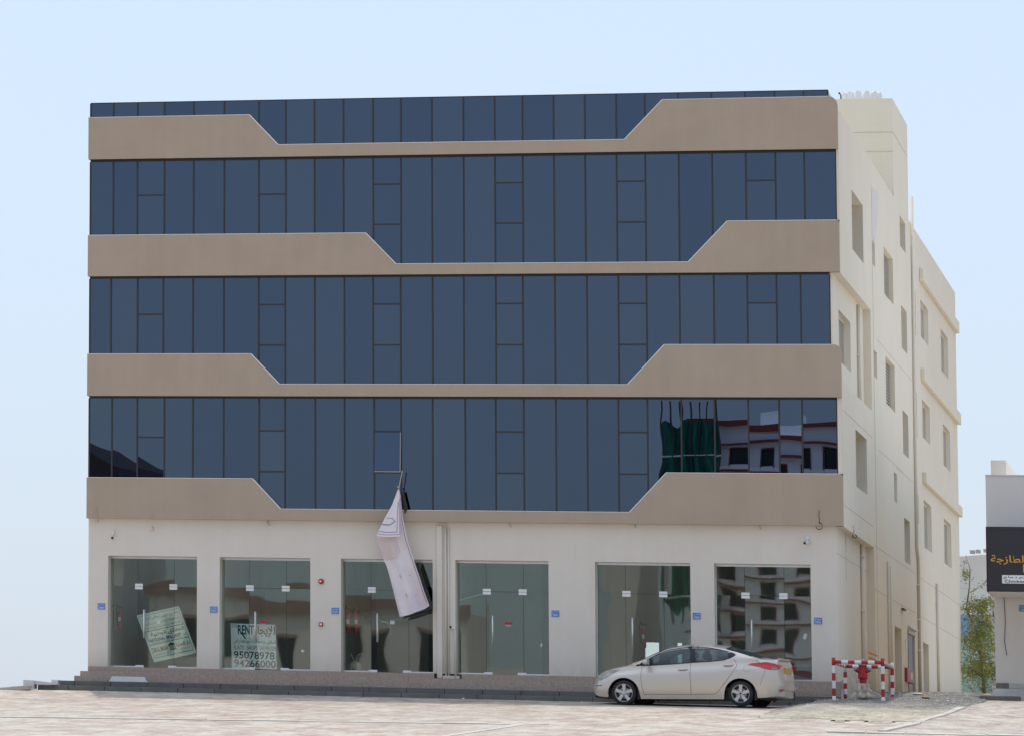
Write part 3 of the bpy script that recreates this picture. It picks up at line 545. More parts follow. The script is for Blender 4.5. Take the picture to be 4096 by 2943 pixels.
# upright strips of wall between the bands beside the glass
bp(bx(-.048, -.0015, .10, .26, 11.99, 13.75), 'corner_strip', 'side'); bp(bx(-.108, -.0015, .10, .26, 5.73, 7.60), 'corner_strip', 'side')
bp(MB().add([(-.25, .19, 8.9), (-.19, .19, 8.9), (-.19, .19, 10.69), (-.25, .19, 10.69)], [(0, 1, 2, 3)]), 'corner_strip', 'side')
bp(bx(-18.63, -.32, .4, 19.9, 14.61, 14.66).box(-.30, -.012, .27, 19.9, 14.3, 14.775).box(-.30, -.012, 26.3, 48.9, 14.3, 14.775), 'parapet', 'side')
# windows set in the openings
for h in W3 + FW + MW + GD + [(2.0, 5.8, 8.675, 9.95, .155, 'glazed', -.19)]:
    a, b, c, d, t, k = h[:6]; X = (h[6] if len(h) > 6 else 0.0) - t
    if k in ('plain', 'small', 'slit'):
        fr = bp(bx(X - .03, X - .002, a - .02, b + .02, c - .02, d + .02), 'window_frame', 'conc')
        bp(bx(X - .0015, X + .006, a + .12, b - .12, c + .06, d - .06), 'window_pane', 'oppwin', fr) if k == 'plain' else None
    elif k == 'glazed':
        fr = bp(bx(X - .03, X - .002, a - .02, b + .02, c - .02, d + .02), 'window_frame', 'trim')
        bp(bx(X - .0015, X + .008, a + .25, (a + b) / 2 - .1, c + .06, d - .06), 'window_pane', 'oppwin', fr); bp(bx(X - .0015, X + .008, (a + b) / 2 + .1, b - .25, c + .06, d - .06), 'window_pane', 'oppwin', fr)
    elif k == 'louvre':
        fr = bp(bx(X - .045, X - .035, a - .02, b + .02, c - .02, d + .02), 'louvre_vent', 'maroon')
        n_ = 15
        for i in range(n_):
            z_ = c + (d - c) * (i + .5) / n_; s_ = MB().add([(X - .03, a + .01, z_ + .03), (X - .03, b - .01, z_ + .03), (X + .022, b - .01, z_ + .004), (X + .022, a + .01, z_ + .004), (X + .022, a + .01, z_ - .026), (X + .022, b - .01, z_ - .026)], [(0, 3, 2, 1), (3, 4, 5, 2)])
            bp(s_, 'louvre_slat', 'side', fr)
    elif k == 'door':
        bp(bx(X - .03, X - .002, a - .02, b + .02, c - .05, d + .02), 'side_door', 'conc')
    else:
        dr = bp(bx(X - .03, X - .002, a - .02, b + .02, c - .05, d + .02), 'black_side_door', 'doorblack'); dr['label'] = 'black side door'
        bp(bx(.001, .03, a - .18, b + .12, d, d + .07), 'door_frame', 'greymetal', dr); bp(bx(.001, .012, a - .12, a, c, d), 'door_frame', 'maroon', dr)
# pointed arch of the small top window and the scraped patch above it
bp(
   MB().grid([[(.004 + .004 * (j % 2), 11.25 + j * .36 * (1 - i / 9 * .62), 14.12 - i * .155 - .02 * math.sin(j * 2.1 + i)) for j in range(9)] for i in range(10)]), 'bare_render_patch', 'grey')
# ledges of the rear part, grooves
for z0, z1, ye in ((13.42, 13.80, 49.0), (10.42, 10.80, 49.12), (7.37, 7.70, 49.0)): bp(bx(.0005, .12, 30.6, ye, z0, z1), 'ledge', 'side', bevel=.02)
def groove(y0, y1, z, x=0.0): bp(bx(x + .0005, x + .0035, y0, y1, z - .008, z + .008), 'groove_line', 'joint')

groove(10.35, 26.5, 4.50); groove(27.2, 49, 4.50 - .02); groove(.3, 10.25, 3.80, -.19); groove(10.35, 26.4, 3.35); groove(27.3, 35.7, 3.35); groove(36.3, 49, 3.34)
groove(.3, 10.2, 7.32); groove(.3, 10.2, 4.98); groove(12.6, 26.5, 10.1); groove(12.6, 22.0, 7.15); groove(19.4, 26.4, 10.12 - 3.0)
bp(bx(.001, .006, 11.18, 11.24, .5, 12.6), 'groove_line', 'joint')
bp(MB().tube([(-.17, 3.0, 4.42), (-.17, 3.05, 3.6), (-.17, 3.0, 3.25)], .006, 5), 'wall_crack', 'joint')
# drain pipes, each with clips
def pipe(pts, r, clips=(), M='pipe', name='drain_pipe'):
    p = bp(MB().tube(pts, r, 10), name, M, smooth=True)
    for q in clips: bp(bx(q[0] - .06, q[0] + r + .012, q[1] - r * 1.6, q[1] + r * 1.6, q[2] - .018, q[2] + .018), 'pipe_clip', 'whitepaint', p)
    return p
pipe([(-.14, 8.0, 4.40), (-.14, 8.0, .45)], .045, [(-.14, 8, 4.1), (-.14, 8, 2.7)])
pipe([(-.14, 8.0, 10.62), (-.14, 8.0, 8.04)], .045, [(-.14, 8, 9.3)])
pipe([(.05, 14.7, 4.28), (.05, 14.8, .5)], .035); pipe([(.05, 15.6, 4.22), (.05, 15.7, .5)], .03)
pipe([(.05, 27.0, 15.55), (.05, 26.7, 5.22), (.05, 27.3, 4.94), (.05, 27.2, .8)], .045, [(.05, 27, z) for z in (14.1, 11.9, 10.2, 8.0, 6.2, 4.2, 3.2, 2.3)])
pipe([(.05, 35.9, 4.62), (.05, 36.0, 1.0)], .04, [(.05, 36, 4.0), (.05, 36, 2.4)])
bp(bx(-9.84, -9.70, .13, .188, .53, 4.36), 'pipe_casing', 'white', bevel=.02)
pipe([(-9.615, .15, 4.38), (-9.615, .15, .53)], .027, name='front_pipe'); pipe([(-9.545, .155, 4.30), (-9.545, .155, .53)], .022, name='front_pipe')

bp(MB().tube([(-9.75, .14, 4.37), (-9.68, .13, 4.41), (-9.60, .13, 4.38)], .018, 6), 'front_pipe', 'pipe')
bp(bx(-9.69, -9.28, .12, .188, .53, .60), 'pipe_base', 'white')
pipe([(-9.47, .15, 1.80), (-9.40, .14, 1.77), (-9.38, .14, 1.70), (-9.38, .14, .55)], .028, name='front_pipe')
bp(MB().lathe([(.001, .16), (.028, .165), (.028, .195)], (-9.505, 0, 1.82), 'y', 10), 'pipe_outlet', 'black')
# stair tower, turret and roof vent
tw = bp(bx(-6.5, -.001, 20.06, 26.19, 14.5, 17.58), 'stair_tower', 'side')
bp(bx(-6.4, -.002, 20.052, 20.06, 16.61, 16.625).box(-6.4, -.002, 20.052, 20.06, 16.06, 16.075).box(.0, .006, 20.1, 26.1, 16.61, 16.625), 'groove_line', 'joint', tw)
TC = (-1.10, 24.0)
tur = bp(MB().lathe([(.56, 17.58), (.56, 18.05)], (TC[0], TC[1], 0), 'z', 28), 'turret', 'turret')
for k in range(14):
    a = 2 * math.pi * (k + .25) / 14; ca, sa = math.cos(a), math.sin(a); w_ = .078; t_ = .05
    pr = [(-w_, 18.05), (w_, 18.05), (w_, 18.17)] + [(w_ * math.cos(q), 18.17 + w_ * 1.15 * math.sin(q)) for q in [math.pi * i / 6 for i in range(1, 6)]] + [(-w_, 18.17)]
    n_ = len(pr); v = []
    for rr in (.56, .56 - 2 * t_):
        for u, z_ in pr: v.append((TC[0] + ca * rr - sa * u, TC[1] + sa * rr + ca * u, z_))
    bp(MB().add(v, [tuple(range(n_)), tuple(range(2 * n_ - 1, n_ - 1, -1))] + [(i, (i + 1) % n_, (i + 1) % n_ + n_, i + n_) for i in range(n_)]), 'merlon', 'turret', tur)
bp(MB().tube([(-1.41, 20.3, 17.58), (-1.41, 20.3, 17.72), (-1.44, 20.3, 17.77)], .018, 8).ball((-1.45, 20.3, 17.78), .032, 6), 'roof_vent', 'darkgrey')

# shopfronts
for si, ((a, b), (d0, d1)) in enumerate(zip(OP, DR)):
    GY = .54; zt = 2.735; g = 'sglass2' if si in (0, 1, 3) else 'sglass'
    fr = bp(bx(a + .001, b - .001, GY - .02, GY + .03, 3.445, 3.50), 'shopfront', 'steel')
    bp(bx(a + .001, d0 + .02, GY - .02, GY + .03, .652, .695), 'floor_rail', 'steel', fr); bp(bx(d1 - .02, b - .001, GY - .02, GY + .03, .652, .695), 'floor_rail', 'steel', fr)
    def gp(x0, x1, z0, z1, name='glass_pane'):
        o = bx(0, x1 - x0, 0, .012, 0, z1 - z0).build(name, g, fr); o.location = (x0 - BL[0], GY - BL[1], z0 - BL[2]); o.rotation_euler = (random.uniform(-.002, .002), 0, random.uniform(-.002, .002)); return o
    gp(a + .003, d0 - .004, .695, zt - .002); gp(a + .003, d0 - .004, zt + .002, 3.445); gp(d0 + .004, d1 - .004, zt + .004, 3.445)
    gp(d1 + .004, b - .003, .695, zt - .002); gp(d1 + .004, b - .003, zt + .002, 3.445)
    gp(d0 + .006, d1 - .006, .665, zt - .006, 'glass_door')
    for q_ in ((d0 - .003, d0 + .003, .70, 3.445), (d1 - .003, d1 + .003, .70, 3.445), (d0 + .0035, d1 - .0035, zt - .003, zt + .003)): bp(bx(q_[0], q_[1], GY - .001, GY + .013, q_[2], q_[3]), 'door_gap', 'darkgrey', fr)
    for xx in (d0 + .02, d1 - .02):
        bp(bx(xx - .10, xx + .10, GY - .016, GY + .03, zt - .075, zt - .004), 'patch_fitting', 'chrome', fr, bevel=.004); bp(bx(xx - .10, xx + .10, GY - .016, GY + .03, zt + .004, zt + .07), 'patch_fitting', 'chrome', fr, bevel=.004)
        bp(bx(xx - .08 if xx < (d0 + d1) / 2 else xx - .13, xx + .13 if xx < (d0 + d1) / 2 else xx + .08, GY - .018, GY + .03, .656, .72), 'patch_fitting', 'chrome', fr, bevel=.004)
    hx = d0 + .16
    for yy in (GY - .055, GY + .065):
        bp(MB().tube([(hx, yy, 1.42), (hx, yy, 2.14)], .019, 8), 'door_handle', 'chrome', fr, smooth=True)
    for zz in (1.54, 2.02): bp(MB().tube([(hx, GY - .055, zz), (hx, GY + .065, zz)], .009, 6), 'handle_bolt', 'darkgrey', fr)
    if si >= 4:
        bp(bx(a + .002, a + .022, GY - .03, GY - .005, .66, 3.44).box(b - .022, b - .002, GY - .03, GY - .005, .66, 3.44), 'silicone_bead', 'silicone', fr)
    else:
        bp(bx(b - .010, b - .002, GY - .02, GY - .002, .66, 3.44), 'silicone_bead', 'silicone', fr)
# rooms behind the shopfronts
rm = MB(); cuts = [-18.45] + [(OP[i][1] + OP[i + 1][0]) / 2 for i in range(5)] + [-.40]
for i, cx in enumerate(cuts[1:-1]): rm.box(cx - .06, cx + .06, .80, 8.0, .64, 3.9)
rm.box(-18.45, -18.40, .80, 8, .64, 3.9).box(-.40, -.35, .80, 8, .64, 3.9)
holes = [(-6.68, -6.49, .66, 1.66), (-5.62, -5.26, .66, 1.78), (-4.80, -4.68, .66, 1.78), (-13.9, -13.5, 2.6, 3.0)]
X_ = sorted({-18.45, -.35, *[h[0] for h in holes], *[h[1] for h in holes]}); Z_ = sorted({.64, 3.9, *[h[2] for h in holes], *[h[3] for h in holes]})
for p, q in zip(X_, X_[1:]):
    for r_, s_ in zip(Z_, Z_[1:]):
        if any(h[0] < (p + q) / 2 < h[1] and h[2] < (r_ + s_) / 2 < h[3] for h in holes): continue
        rm.box(p, q, 8.0, 8.15, r_, s_)
bp(rm, 'shop_partition', 'room')
bp(bx(-18.45, -.35, .81, 8.15, .55, .638), 'shop_floor', 'roomfloor'); bp(bx(-18.45, -.35, .81, 8.15, 3.9, 4.0), 'shop_ceiling', 'room')
bp(bx(-11.05, -10.45, 7.0, 7.9, .64, 3.1).box(-8.0, -7.5, 6.0, 6.3, .64, 3.9), 'dark_opening', 'darkgrey')
bp(bx(-4.1, -3.9, 4, 4.2, .64, 3.9).box(-16.9, -16.6, 5, 5.3, .64, 3.9).box(-2.0, -1.2, 6.5, 6.7, .64, 2.2), 'interior_column', 'whitec')
bp(bx(-17.62, -17.36, 2.0, 2.03, 2.05, 2.35).box(-11.9, -11.7, 2.0, 2.03, 2.05, 2.3), 'meter_box', 'darkgrey')

# ------------------------------------------------------------------ things fixed to or standing at the building
PL = [(-18.43, 2.27, 'و', 'F', 'beside the leftmost shop with the tilted board'), (-15.54, 2.235, 'هـ', 'E', 'left of the shop with the for rent sign'), (-12.465, 2.255, 'د', 'D', 'beside the banner shop'),
      (-7.02, 2.275, 'ج', 'C', 'right of the fourth shop'), (-3.61, 2.275, 'ب', 'B', 'between the two shops behind the car'), (-.73, 2.205, 'ا', 'A', 'at the right corner, lower than the others')]
def number_plate(x, z, y, top, bot, label):
    p = tag(bx(0, .185, -.012, 0, -.155, 0).build('number_plate', 'blue', None, bevel=.003), label, 'number plate', 'blue building number plates'); p.location = (x, y, z)
    mb = MB(); put_text(mb, top, (0, -.012, 0), (1, 0, 0), (0, 0, 1), .014, .171, -.066, -.018, bold=.02); put_text(mb, bot, (0, -.012, 0), (1, 0, 0), (0, 0, 1), .018, .167, -.142, -.092, bold=.02)
    mb.add([(.01, -.0145, -.079), (.175, -.0145, -.079), (.175, -.0145, -.075), (.01, -.0145, -.075)], [(0, 1, 2, 3)])
    mb.build('lettering', 'plwhite', p); return p
for x, z, la, lt, wh in PL: number_plate(x, z, .186, (shape(la.replace('ـ', '')) + '٢٧٨٧'), '2787' + lt, 'blue number plate ending in %s %s' % (lt, wh))
# security cameras
def seccam(x, z, face, label):
    r = empty('security_camera', (x, .19, z), label, 'security camera', 'white security cameras on the shop wall')
    bx(-.045, .045, -.05, -.001, 0, .09).build('mount_box', 'whitepaint', r, bevel=.005)
    MB().tube([(0, -.03, -.0), (0, -.05, -.05), (face * .02, -.07, -.08)], .014, 6).build('arm', 'whitepaint', r)
    b = MB().tube([(-face * .05, -.02, -.075), (face * .05, -.14, -.10)], .034, 12).build('camera_body', 'whitepaint', r, smooth=True)
    MB().tube([(face * .05, -.14, -.10), (face * .065, -.158, -.104)], .032, 12).build('lens', 'black', b)
seccam(-18.05, 4.05, .3, 'white bullet security camera high on the wall at the left end')
seccam(-.86, 4.12, -1.0, 'white bullet security camera high on the wall at the right end, turned left')
# loose cable ends under the lowest band
def cable(x, z, kind, label, M='darkgrey'):
    y = .12; mb = MB()
    if kind in (0, 2):
        mb.tube([(x + .01, -.006, z + .30), (x, -.012, z + .18), (x + .015, -.012, z + .02), (x, -.01, z - .03)], .006, 5)
    k = .085 if kind == 2 else .06
    if kind != 1:
        mb.tube([(x + k * math.sin(t) * .9, y - .13 + .01 * t, z - .08 + k * math.cos(t)) for t in [i * .55 for i in range(13 if kind == 2 else 9)]], .010 if kind == 2 else .008, 5)
    else: mb.tube([(x - .02, y, z + .03), (x, y - .02, z - .02), (x + .02, y - .02, z - .08), (x + .03, y, z - .10)], .012, 5)
    mb.tube([(x - .03, y, z - .02), (x + .025, y - .02, z - .06), (x, y - .02, z - .10)], .010, 5)
    tag(mb.build('cable_end', M), label, 'cable', 'loose lighting cables under the band')
cable(-18.44, 4.47, 0, 'loose grey cable loop at the far left end of the lowest band', 'rope'); cable(-17.0, 4.27, 0, 'short hanging cable tail above the left shop', 'rope'); cable(-14.05, 4.42, 1, 'small cable stub above the for rent shop', 'greymetal')
cable(-8.02, 4.44, 1, 'tiny coiled cable end above the middle of the wall', 'rope'); cable(-4.98, 4.47, 1, 'small cable stub above the shop behind the car bonnet', 'greymetal'); cable(-1.98, 4.46, 1, 'short cable stub above the last shop', 'rope')
cable(-.57, 4.52, 2, 'dark cable hanging in a round coil near the right corner')
o = MB().tube([(.01, 3.0, 4.62), (.03, 3.0, 4.50), (.02, 3.1, 4.42)], .008, 5).tube([(.03 + .05 * math.sin(t), 3.2 + .25 * math.cos(t), 4.36 + .05 * math.cos(t * 1.2)) for t in [i * .5 for i in range(10)]], .014, 5).build('cable_end', 'darkgrey')
tag(o, 'black cable bundle on the side wall just round the corner', 'cable', 'loose lighting cables under the band')
# alarm sounder and call point
r = empty('alarm_sounder', (-12.725, .19, 2.915), 'round red fire alarm sounder on the wall between second and third shop', 'fire alarm')
MB().lathe([(.07, -.001), (.07, -.03), (.062, -.055), (.03, -.06)], (0, 0, 0), 'y', 20).build('sounder_body', 'redgloss', r, smooth=True)
MB().lathe([(.026, -.0605), (.026, -.066)], (-.012, 0, 0), 'y', 14).build('badge', 'whitepaint', r)
r = empty('call_point', (-12.73, .19, 1.83), 'small square red fire call point below the alarm sounder', 'call point')
bx(-.05, .05, -.04, -.001, -.05, .05).box(.04, .055, -.03, -.001, -.045, -.01).build('housing', 'redgloss', r, bevel=.004); bx(-.028, .026, -.0445, -.0405, -.025, .025).build('window', 'whitepaint', r)
# boards behind the glass
def board(label, name, C4, M, y=.62, lean=.1):
    (x0, z0), (x1, z1), (x2, z2), (x3, z3) = C4   # TL TR BR BL
    O = Vector((x3, y, z3)); U = Vector((x2 - x3, 0, z2 - z3)); V = Vector((x0 - x3, lean, z0 - z3)); N = Vector((0, -1, 0))
    r = empty(name, O, label, 'sign board'); t = .03
    q = [Vector((0, 0, 0)), U, U + V, V]
    MB().add([p for p in q] + [p + Vector((0, t, 0)) for p in q], [(0, 1, 2, 3), (7, 6, 5, 4), (0, 4, 5, 1), (1, 5, 6, 2), (2, 6, 7, 3), (3, 7, 4, 0)]).build('panel', M, r)
    return r, U, V
def T(r, U, V, ink, items, name='lettering'):
    mb = MB()
    for it in items: put_text(mb, it[0], (0, 0, 0), U, V, *it[1:5], **(it[5] if len(it) > 5 else {}))
    return mb.build(name, ink, r)
def rule(mb, U, V, s0, s1, t0, t1):
    mb.add([U * a + V * b + Vector((0, -.004, 0)) for a, b in ((s0, t0), (s1, t0), (s1, t1), (s0, t1))], [(0, 1, 2, 3)])
r, U, V = board('white hand painted for rent board with red and blue writing inside the second shop', 'rent_board', [(-15.117, 1.854), (-14.0, 1.857), (-13.905, .681), (-15.063, .70)], 'signwhite')
T(r, U, V, 'inkblue', [('FOR', .02, .15, .895, .965), ('REN', .155, .42, .745, .955, dict(bold=.03)), ('T', .40, .52, .745, .955, dict(bold=.02)), ('.', .285, .30, .355, .372)], 'blue_lettering')
mb = MB(); rule(mb, U, V, .0, 1, .985, 1.0); rule(mb, U, V, .985, 1.0, 0, 1)
mb.add([U * a + V * b + Vector((0, -.004, 0)) for a, b in ((.205, .80), (.235, .80), (.345, .645), (.30, .65))], [(0, 1, 2, 3)]); mb.build('blue_stroke', 'inkblue', r)
T(r, U, V, 'inkred', [(ar('للإيجار'), .50, .975, .68, .965, dict(bold=.025))], 'red_lettering')
T(r, U, V, 'inkblack', [(ar('شقق ومحلات ومعارض'), .04, .985, .535, .66), ('95078978', .055, .945, .21, .375, dict(bold=.015))], 'black_lettering')
T(r, U, V, 'inkrust', [('FLATS', .05, .275, .41, .50, dict(shear=.15)), ('SHOPS', .34, .575, .41, .50, dict(shear=.15)), ('SHOWROOM', .63, .985, .41, .505, dict(shear=.1))], 'rust_lettering')
T(r, U, V, 'inkrust', [('94266000', .055, .965, .03, .19, dict(bold=.012))], 'rust_numbers')
r, U, V = board('tilted pale green contractor board leaning on its corner inside the leftmost shop', 'contractor_board', [(-17.535, 1.995), (-16.344, 2.237), (-15.964, 1.059), (-17.055, .798)], 'signcream')
mb = MB()
for t0 in (.625, .345): rule(mb, U, V, .05, .96, t0, t0 + .012)
rule(mb, U, V, .05, .96, .955, .962); rule(mb, U, V, .05, .96, .075, .085); rule(mb, U, V, .045, .052, .08, .96); rule(mb, U, V, .955, .962, .08, .96); mb.build('border_lines', 'inkblue', r)
T(r, U, V, 'inkblue', [(ar('مشروع مبنى سكني تجاري').replace('ى', '\uFEF0'), .10, .93, .84, .93), ('NATIONAL BRILLIANT', .07, .82, .40, .47, dict(bold=.035)), ('LLC', .86, .95, .41, .45)], 'blue_lettering')
T(r, U, V, 'inkblack', [(ar('الحقائق الوطنية'), .15, .93, .49, .60, dict(bold=.02)), (ar('رقم القطعة رقم المبنى سكني تجاري'), .10, .92, .745, .80), (ar('رقم المخطط رقم القسيمة موقع المبنى'), .10, .92, .66, .715)], 'black_lettering')
T(r, U, V, 'inkgrey', [('TRADING AND CONTRACTING CO', .10, .90, .365, .392), ('ENGINEERING CONSULTANCY', .08, .45, .115, .15), (ar('للاستشارات الهندسية'), .60, .93, .13, .17)], 'small_lettering')
T(r, U, V, 'inkred', [('DAR AL IMARAH', .07, .42, .185, .285, dict(bold=.02)), (ar('دار العمارة'), .62, .94, .19, .30, dict(bold=.02))], 'red_lettering')
mb = MB(); rule(mb, U, V, .45, .60, .165, .18)
for i in range(6): rule(mb, U, V, .455 + i * .025, .468 + i * .025, .18, .265)
rule(mb, U, V, .445, .605, .265, .28); mb.add([U * a + V * b + Vector((0, -.004, 0)) for a, b in ((.44, .28), (.61, .28), (.525, .325))], [(0, 1, 2)]); mb.build('portico_emblem', 'inkblack', r)
# stickers on the doors
def sticker(x, z, label):
    r = empty('door_sticker', (x, .534, z), label, 'sticker', 'red stickers on the glass doors')
    bx(0, .19, -.002, .001, 0, .06).build('red_label', 'stk', r); bx(.02, .17, -.002, .001, -.05, -.008).build('grey_label', 'conc', r)
    mb = MB(); put_text(mb, 'SALE', (0, -.0025, 0), (1, 0, 0), (0, 0, 1), .06, .15, .018, .042, off=.002); mb.build('lettering', 'whitepaint', r) if False else None
sticker(-14.35, 1.84, 'red sticker on the door above the for rent board'); sticker(-8.22, 1.92, 'red sticker on the plain door of the fourth shop')
for x, z, w_, h_, lb in ((-16.92, 1.83, .075, .085, 'small white notice on the glass over the tilted board'), (-11.0, 1.92, .11, .09, 'white paper notice on the banner shop door'), (-.98, 1.75, .07, .14, 'narrow slip of paper stuck crooked in the last shop'), (-13.25, 1.16, .08, .06, 'scrap of paper stuck low on the second shop glass'), (-7.32, 1.42, .045, .075, 'tiny pale tag on the right pane of the fourth shop')):
    o = bx(-w_ / 2, w_ / 2, 0, .002, -h_ / 2, h_ / 2).build('paper_notice', 'paper'); o.location = (x, .532, z); o.rotation_euler = (0, .3 if 'crooked' in lb or 'tiny' in lb else .05, 0); tag(o, lb, 'notice', 'papers on the shop glass')
# fire extinguishers
def extinguisher(x, y, z, h, label, rt=.07):
    r = empty('fire_extinguisher', (x, y, z), label, 'fire extinguisher', 'fire extinguishers inside the shops')
    MB().lathe([(rt * .92, 0), (rt, .02), (rt, h * .74), (rt * .8, h * .82), (rt * .35, h * .87), (rt * .3, h * .92)], (0, 0, 0), 'z', 16).build('cylinder', 'red', r, smooth=True)
    MB().tube([(0, 0, h * .92), (0, 0, h * .96), (.06, -.02, h * 1.0)], .016, 6).tube([(0, 0, h * .94), (.07, -.02, h * .95)], .010, 5).build('valve_handle', 'darkgrey', r)
    MB().tube([(0, -.02, h * .94), (-rt * .9, -.04, h * 1.10), (-rt * 1.1, -.05, h * .95), (-rt * 1.0, -.06, h * .4), (-rt * .95, -.06, h * .15)], .018, 6).build('hose', 'black', r)
    bx(-.03, .03, -rt - .003, -rt + .01, h * .38, h * .56).build('instruction_label', 'paper', r)
extinguisher(-18.23, .95, 1.67, .58, 'red fire extinguisher with black hose at the far left, half behind the wall edge', .06); extinguisher(-18.03, 1.05, 1.62, .60, 'red fire extinguisher in the leftmost shop, right one of the pair')
extinguisher(-12.17, .95, 1.65, .62, 'red fire extinguisher in the banner shop, left one of the pair', .065); extinguisher(-11.98, 1.05, 1.66, .60, 'red fire extinguisher in the banner shop, right one of the pair')
extinguisher(-5.02, 2.2, 1.45, .6, 'faint red fire extinguisher deep inside the fifth shop')
o = MB().ball((0, 0, 0), .16, 9, (1, .8, .9)).tube([(0, 0, .1), (.06, 0, .28), (.16, 0, .34), (.22, 0, .30)], .012, 5).tube([(0, 0, .1), (-.08, 0, .26), (-.1, 0, .33)], .012, 5).build('plastic_bag', 'sheet'); o.location = (-11.98, .85, .80); tag(o, 'tied clear plastic bag on the floor of the banner shop', 'bag')
o = MB().tube([(-9.94, .62, 2.25), (-10.6, .62, 2.04), (-11.30, .62, 1.93)], .006, 5).tube([(-11.3, .62, 1.95), (-11.1, .62, 1.9), (-11.05, .62, 1.7), (-11.12, .62, 1.5)], .008, 5).build('string', 'paper'); tag(o, 'white string stretched slanting behind the banner shop glass', 'string')
o = MB().tube([(-9.36, .62, 2.50), (-8.72, .62, 2.70)], .008, 5).build('string', 'paper'); tag(o, 'white strip running up to the hinge of the fourth shop', 'string')

# banner hanging from the open window
lc = (-10.69, -.25, 5.3)
br = empty('hanging_banner', lc, 'large pale mauve cloth banner hanging twisted from the open window', 'banner')
def crv(tab, z):
    return ltab(sorted((b, a) for a, b in tab), z)
Lc = [(-10.725, 5.25), (-10.79, 5.05), (-10.87, 4.83), (-11.05, 4.49), (-11.24, 4.06), (-11.235, 3.95), (-11.18, 3.75), (-11.12, 3.60), (-11.09, 3.45), (-11.02, 3.30), (-10.96, 3.10), (-10.86, 2.70), (-10.70, 2.03)]
Rc = [(-10.70, 5.25), (-10.665, 5.05), (-10.645, 4.83), (-10.61, 4.50), (-10.50, 3.96), (-10.42, 3.70), (-10.33, 3.43), (-10.22, 3.1), (-10.10, 2.72), (-9.96, 2.33)]
def edge(tab, t):
    n_ = len(tab) - 1; u = t * n_; i = min(int(u), n_ - 1); f_ = u - i; return tab[i][0] + (tab[i + 1][0] - tab[i][0]) * f_, tab[i][1] + (tab[i + 1][1] - tab[i][1]) * f_
def by_z(tab, z): return crv(tab, z)
P = []
NR, NC = 60, 26
for i in range(NR + 1):
    t = i / NR; zl = 5.25 - t * (5.25 - 2.03); zr = 5.25 - t * (5.25 - 2.33); row_ = []
    xl = by_z(Lc, zl); xr_ = by_z(Rc, zr)
    for j in range(NC + 1):
        u = j / NC; sag = -.05 * math.sin(math.pi * u) * t * t * (1 - u * .3)
        fold = .10 * t * math.sin(u * 6.5 + 1.2 + t * 1.5) + .05 * math.sin(u * 13 - t * 3) * t + .035 * mnoise.noise(Vector((u * 3, t * 7, 2)))
        row_.append((xl + (xr_ - xl) * u - lc[0], fold, zl + (zr - zl) * u + sag - lc[2]))
    P.append(row_)
sheet_o = MB().grid(P).build('cloth', 'banner', br, smooth=True)
def on_cloth(u, t, d=.006):
    i = min(int(t * NR), NR - 1); j = min(int(u * NC), NC - 1); f_, g_ = t * NR - i, u * NC - j
    a = Vector(P[i][j]).lerp(Vector(P[i][j + 1]), g_); b = Vector(P[i + 1][j]).lerp(Vector(P[i + 1][j + 1]), g_); q = a.lerp(b, f_); q.y -= d; return q
mb = MB()
for t in [i / 60 for i in range(4, 58)]:
    a, b, c, d = on_cloth(.93, t), on_cloth(.955, t), on_cloth(.955, t + 1 / 60), on_cloth(.93, t + 1 / 60); mb.add([a, b, c, d], [(0, 1, 2, 3)])
mb.build('printed_line', 'bannerink', br)
mb = MB()
G = [[on_cloth(.03 + .62 * j / 8 * (1 if i < 7 else .8), .385 + .022 * i, .012) for j in range(9)] for i in range(9)]
mb.grid(G).build('turned_lining', 'bannerpink', br, smooth=True)
mb = MB()
for (u0, t0), (u1, t1) in (((.38, .69), (.72, .715)), ((.38, .69), (.40, .72)), ((.42, .84), (.44, .87)), ((.46, .868), (.72, .875))):
    a, b = on_cloth(u0, t0, .01), on_cloth(u1, t1, .01); mb.tube([a, b], .006, 4)
mb.build('crease', 'bannerink', br)
# folded-over upper flap
def flap(u, v):
    z = 5.22 - v * (5.22 - 4.055); xl = by_z(Lc, z) - .006; xr2 = -10.695 + v * .045 + .0
    return Vector((xl + (xr2 - xl) * u - lc[0], -.16 * v - .05 * math.sin(u * 3.1) * v, z - .03 * math.sin(math.pi * u) * v - lc[2]))
MB().grid([[flap(j / 10, i / 20) for j in range(11)] for i in range(21)]).build('folded_flap', 'banner', br, smooth=True)
mb = MB()
def fl(a, b, wd=.014, n=8):
    for k in range(n):
        p, q = [(a[0] + (b[0] - a[0]) * w_, a[1] + (b[1] - a[1]) * w_) for w_ in (k / n, (k + 1) / n)]
        A_, B_ = flap(*p), flap(*q); d = (B_ - A_).normalized(); nn = Vector((-d.z, 0, d.x)) * wd / 2; o_ = Vector((0, -.008, 0)); mb.add([A_ - nn + o_, B_ - nn + o_, B_ + nn + o_, A_ + nn + o_], [(0, 1, 2, 3)])
fl((.02, .90), (.86, .90)); fl((.01, .955), (.97, .955), .011); fl((.86, .90), (.80, .25)); fl((.985, .97), (.95, .2), .01); fl((.0, .75), (.45, .74), .026); fl((.45, .74), (.72, .665), .02); fl((.72, .665), (.5, .60), .016); fl((.5, .60), (.1, .605), .014)
mb.build('printed_emblem', 'bannerink', br)
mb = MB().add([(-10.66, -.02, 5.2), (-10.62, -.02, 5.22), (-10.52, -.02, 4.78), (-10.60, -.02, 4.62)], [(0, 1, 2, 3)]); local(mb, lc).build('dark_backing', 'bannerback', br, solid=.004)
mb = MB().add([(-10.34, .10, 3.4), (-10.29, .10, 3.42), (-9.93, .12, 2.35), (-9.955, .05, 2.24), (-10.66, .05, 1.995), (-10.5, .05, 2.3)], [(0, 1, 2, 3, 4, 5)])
local(mb, lc).build('dark_backing', 'bannerback', br, solid=.004)
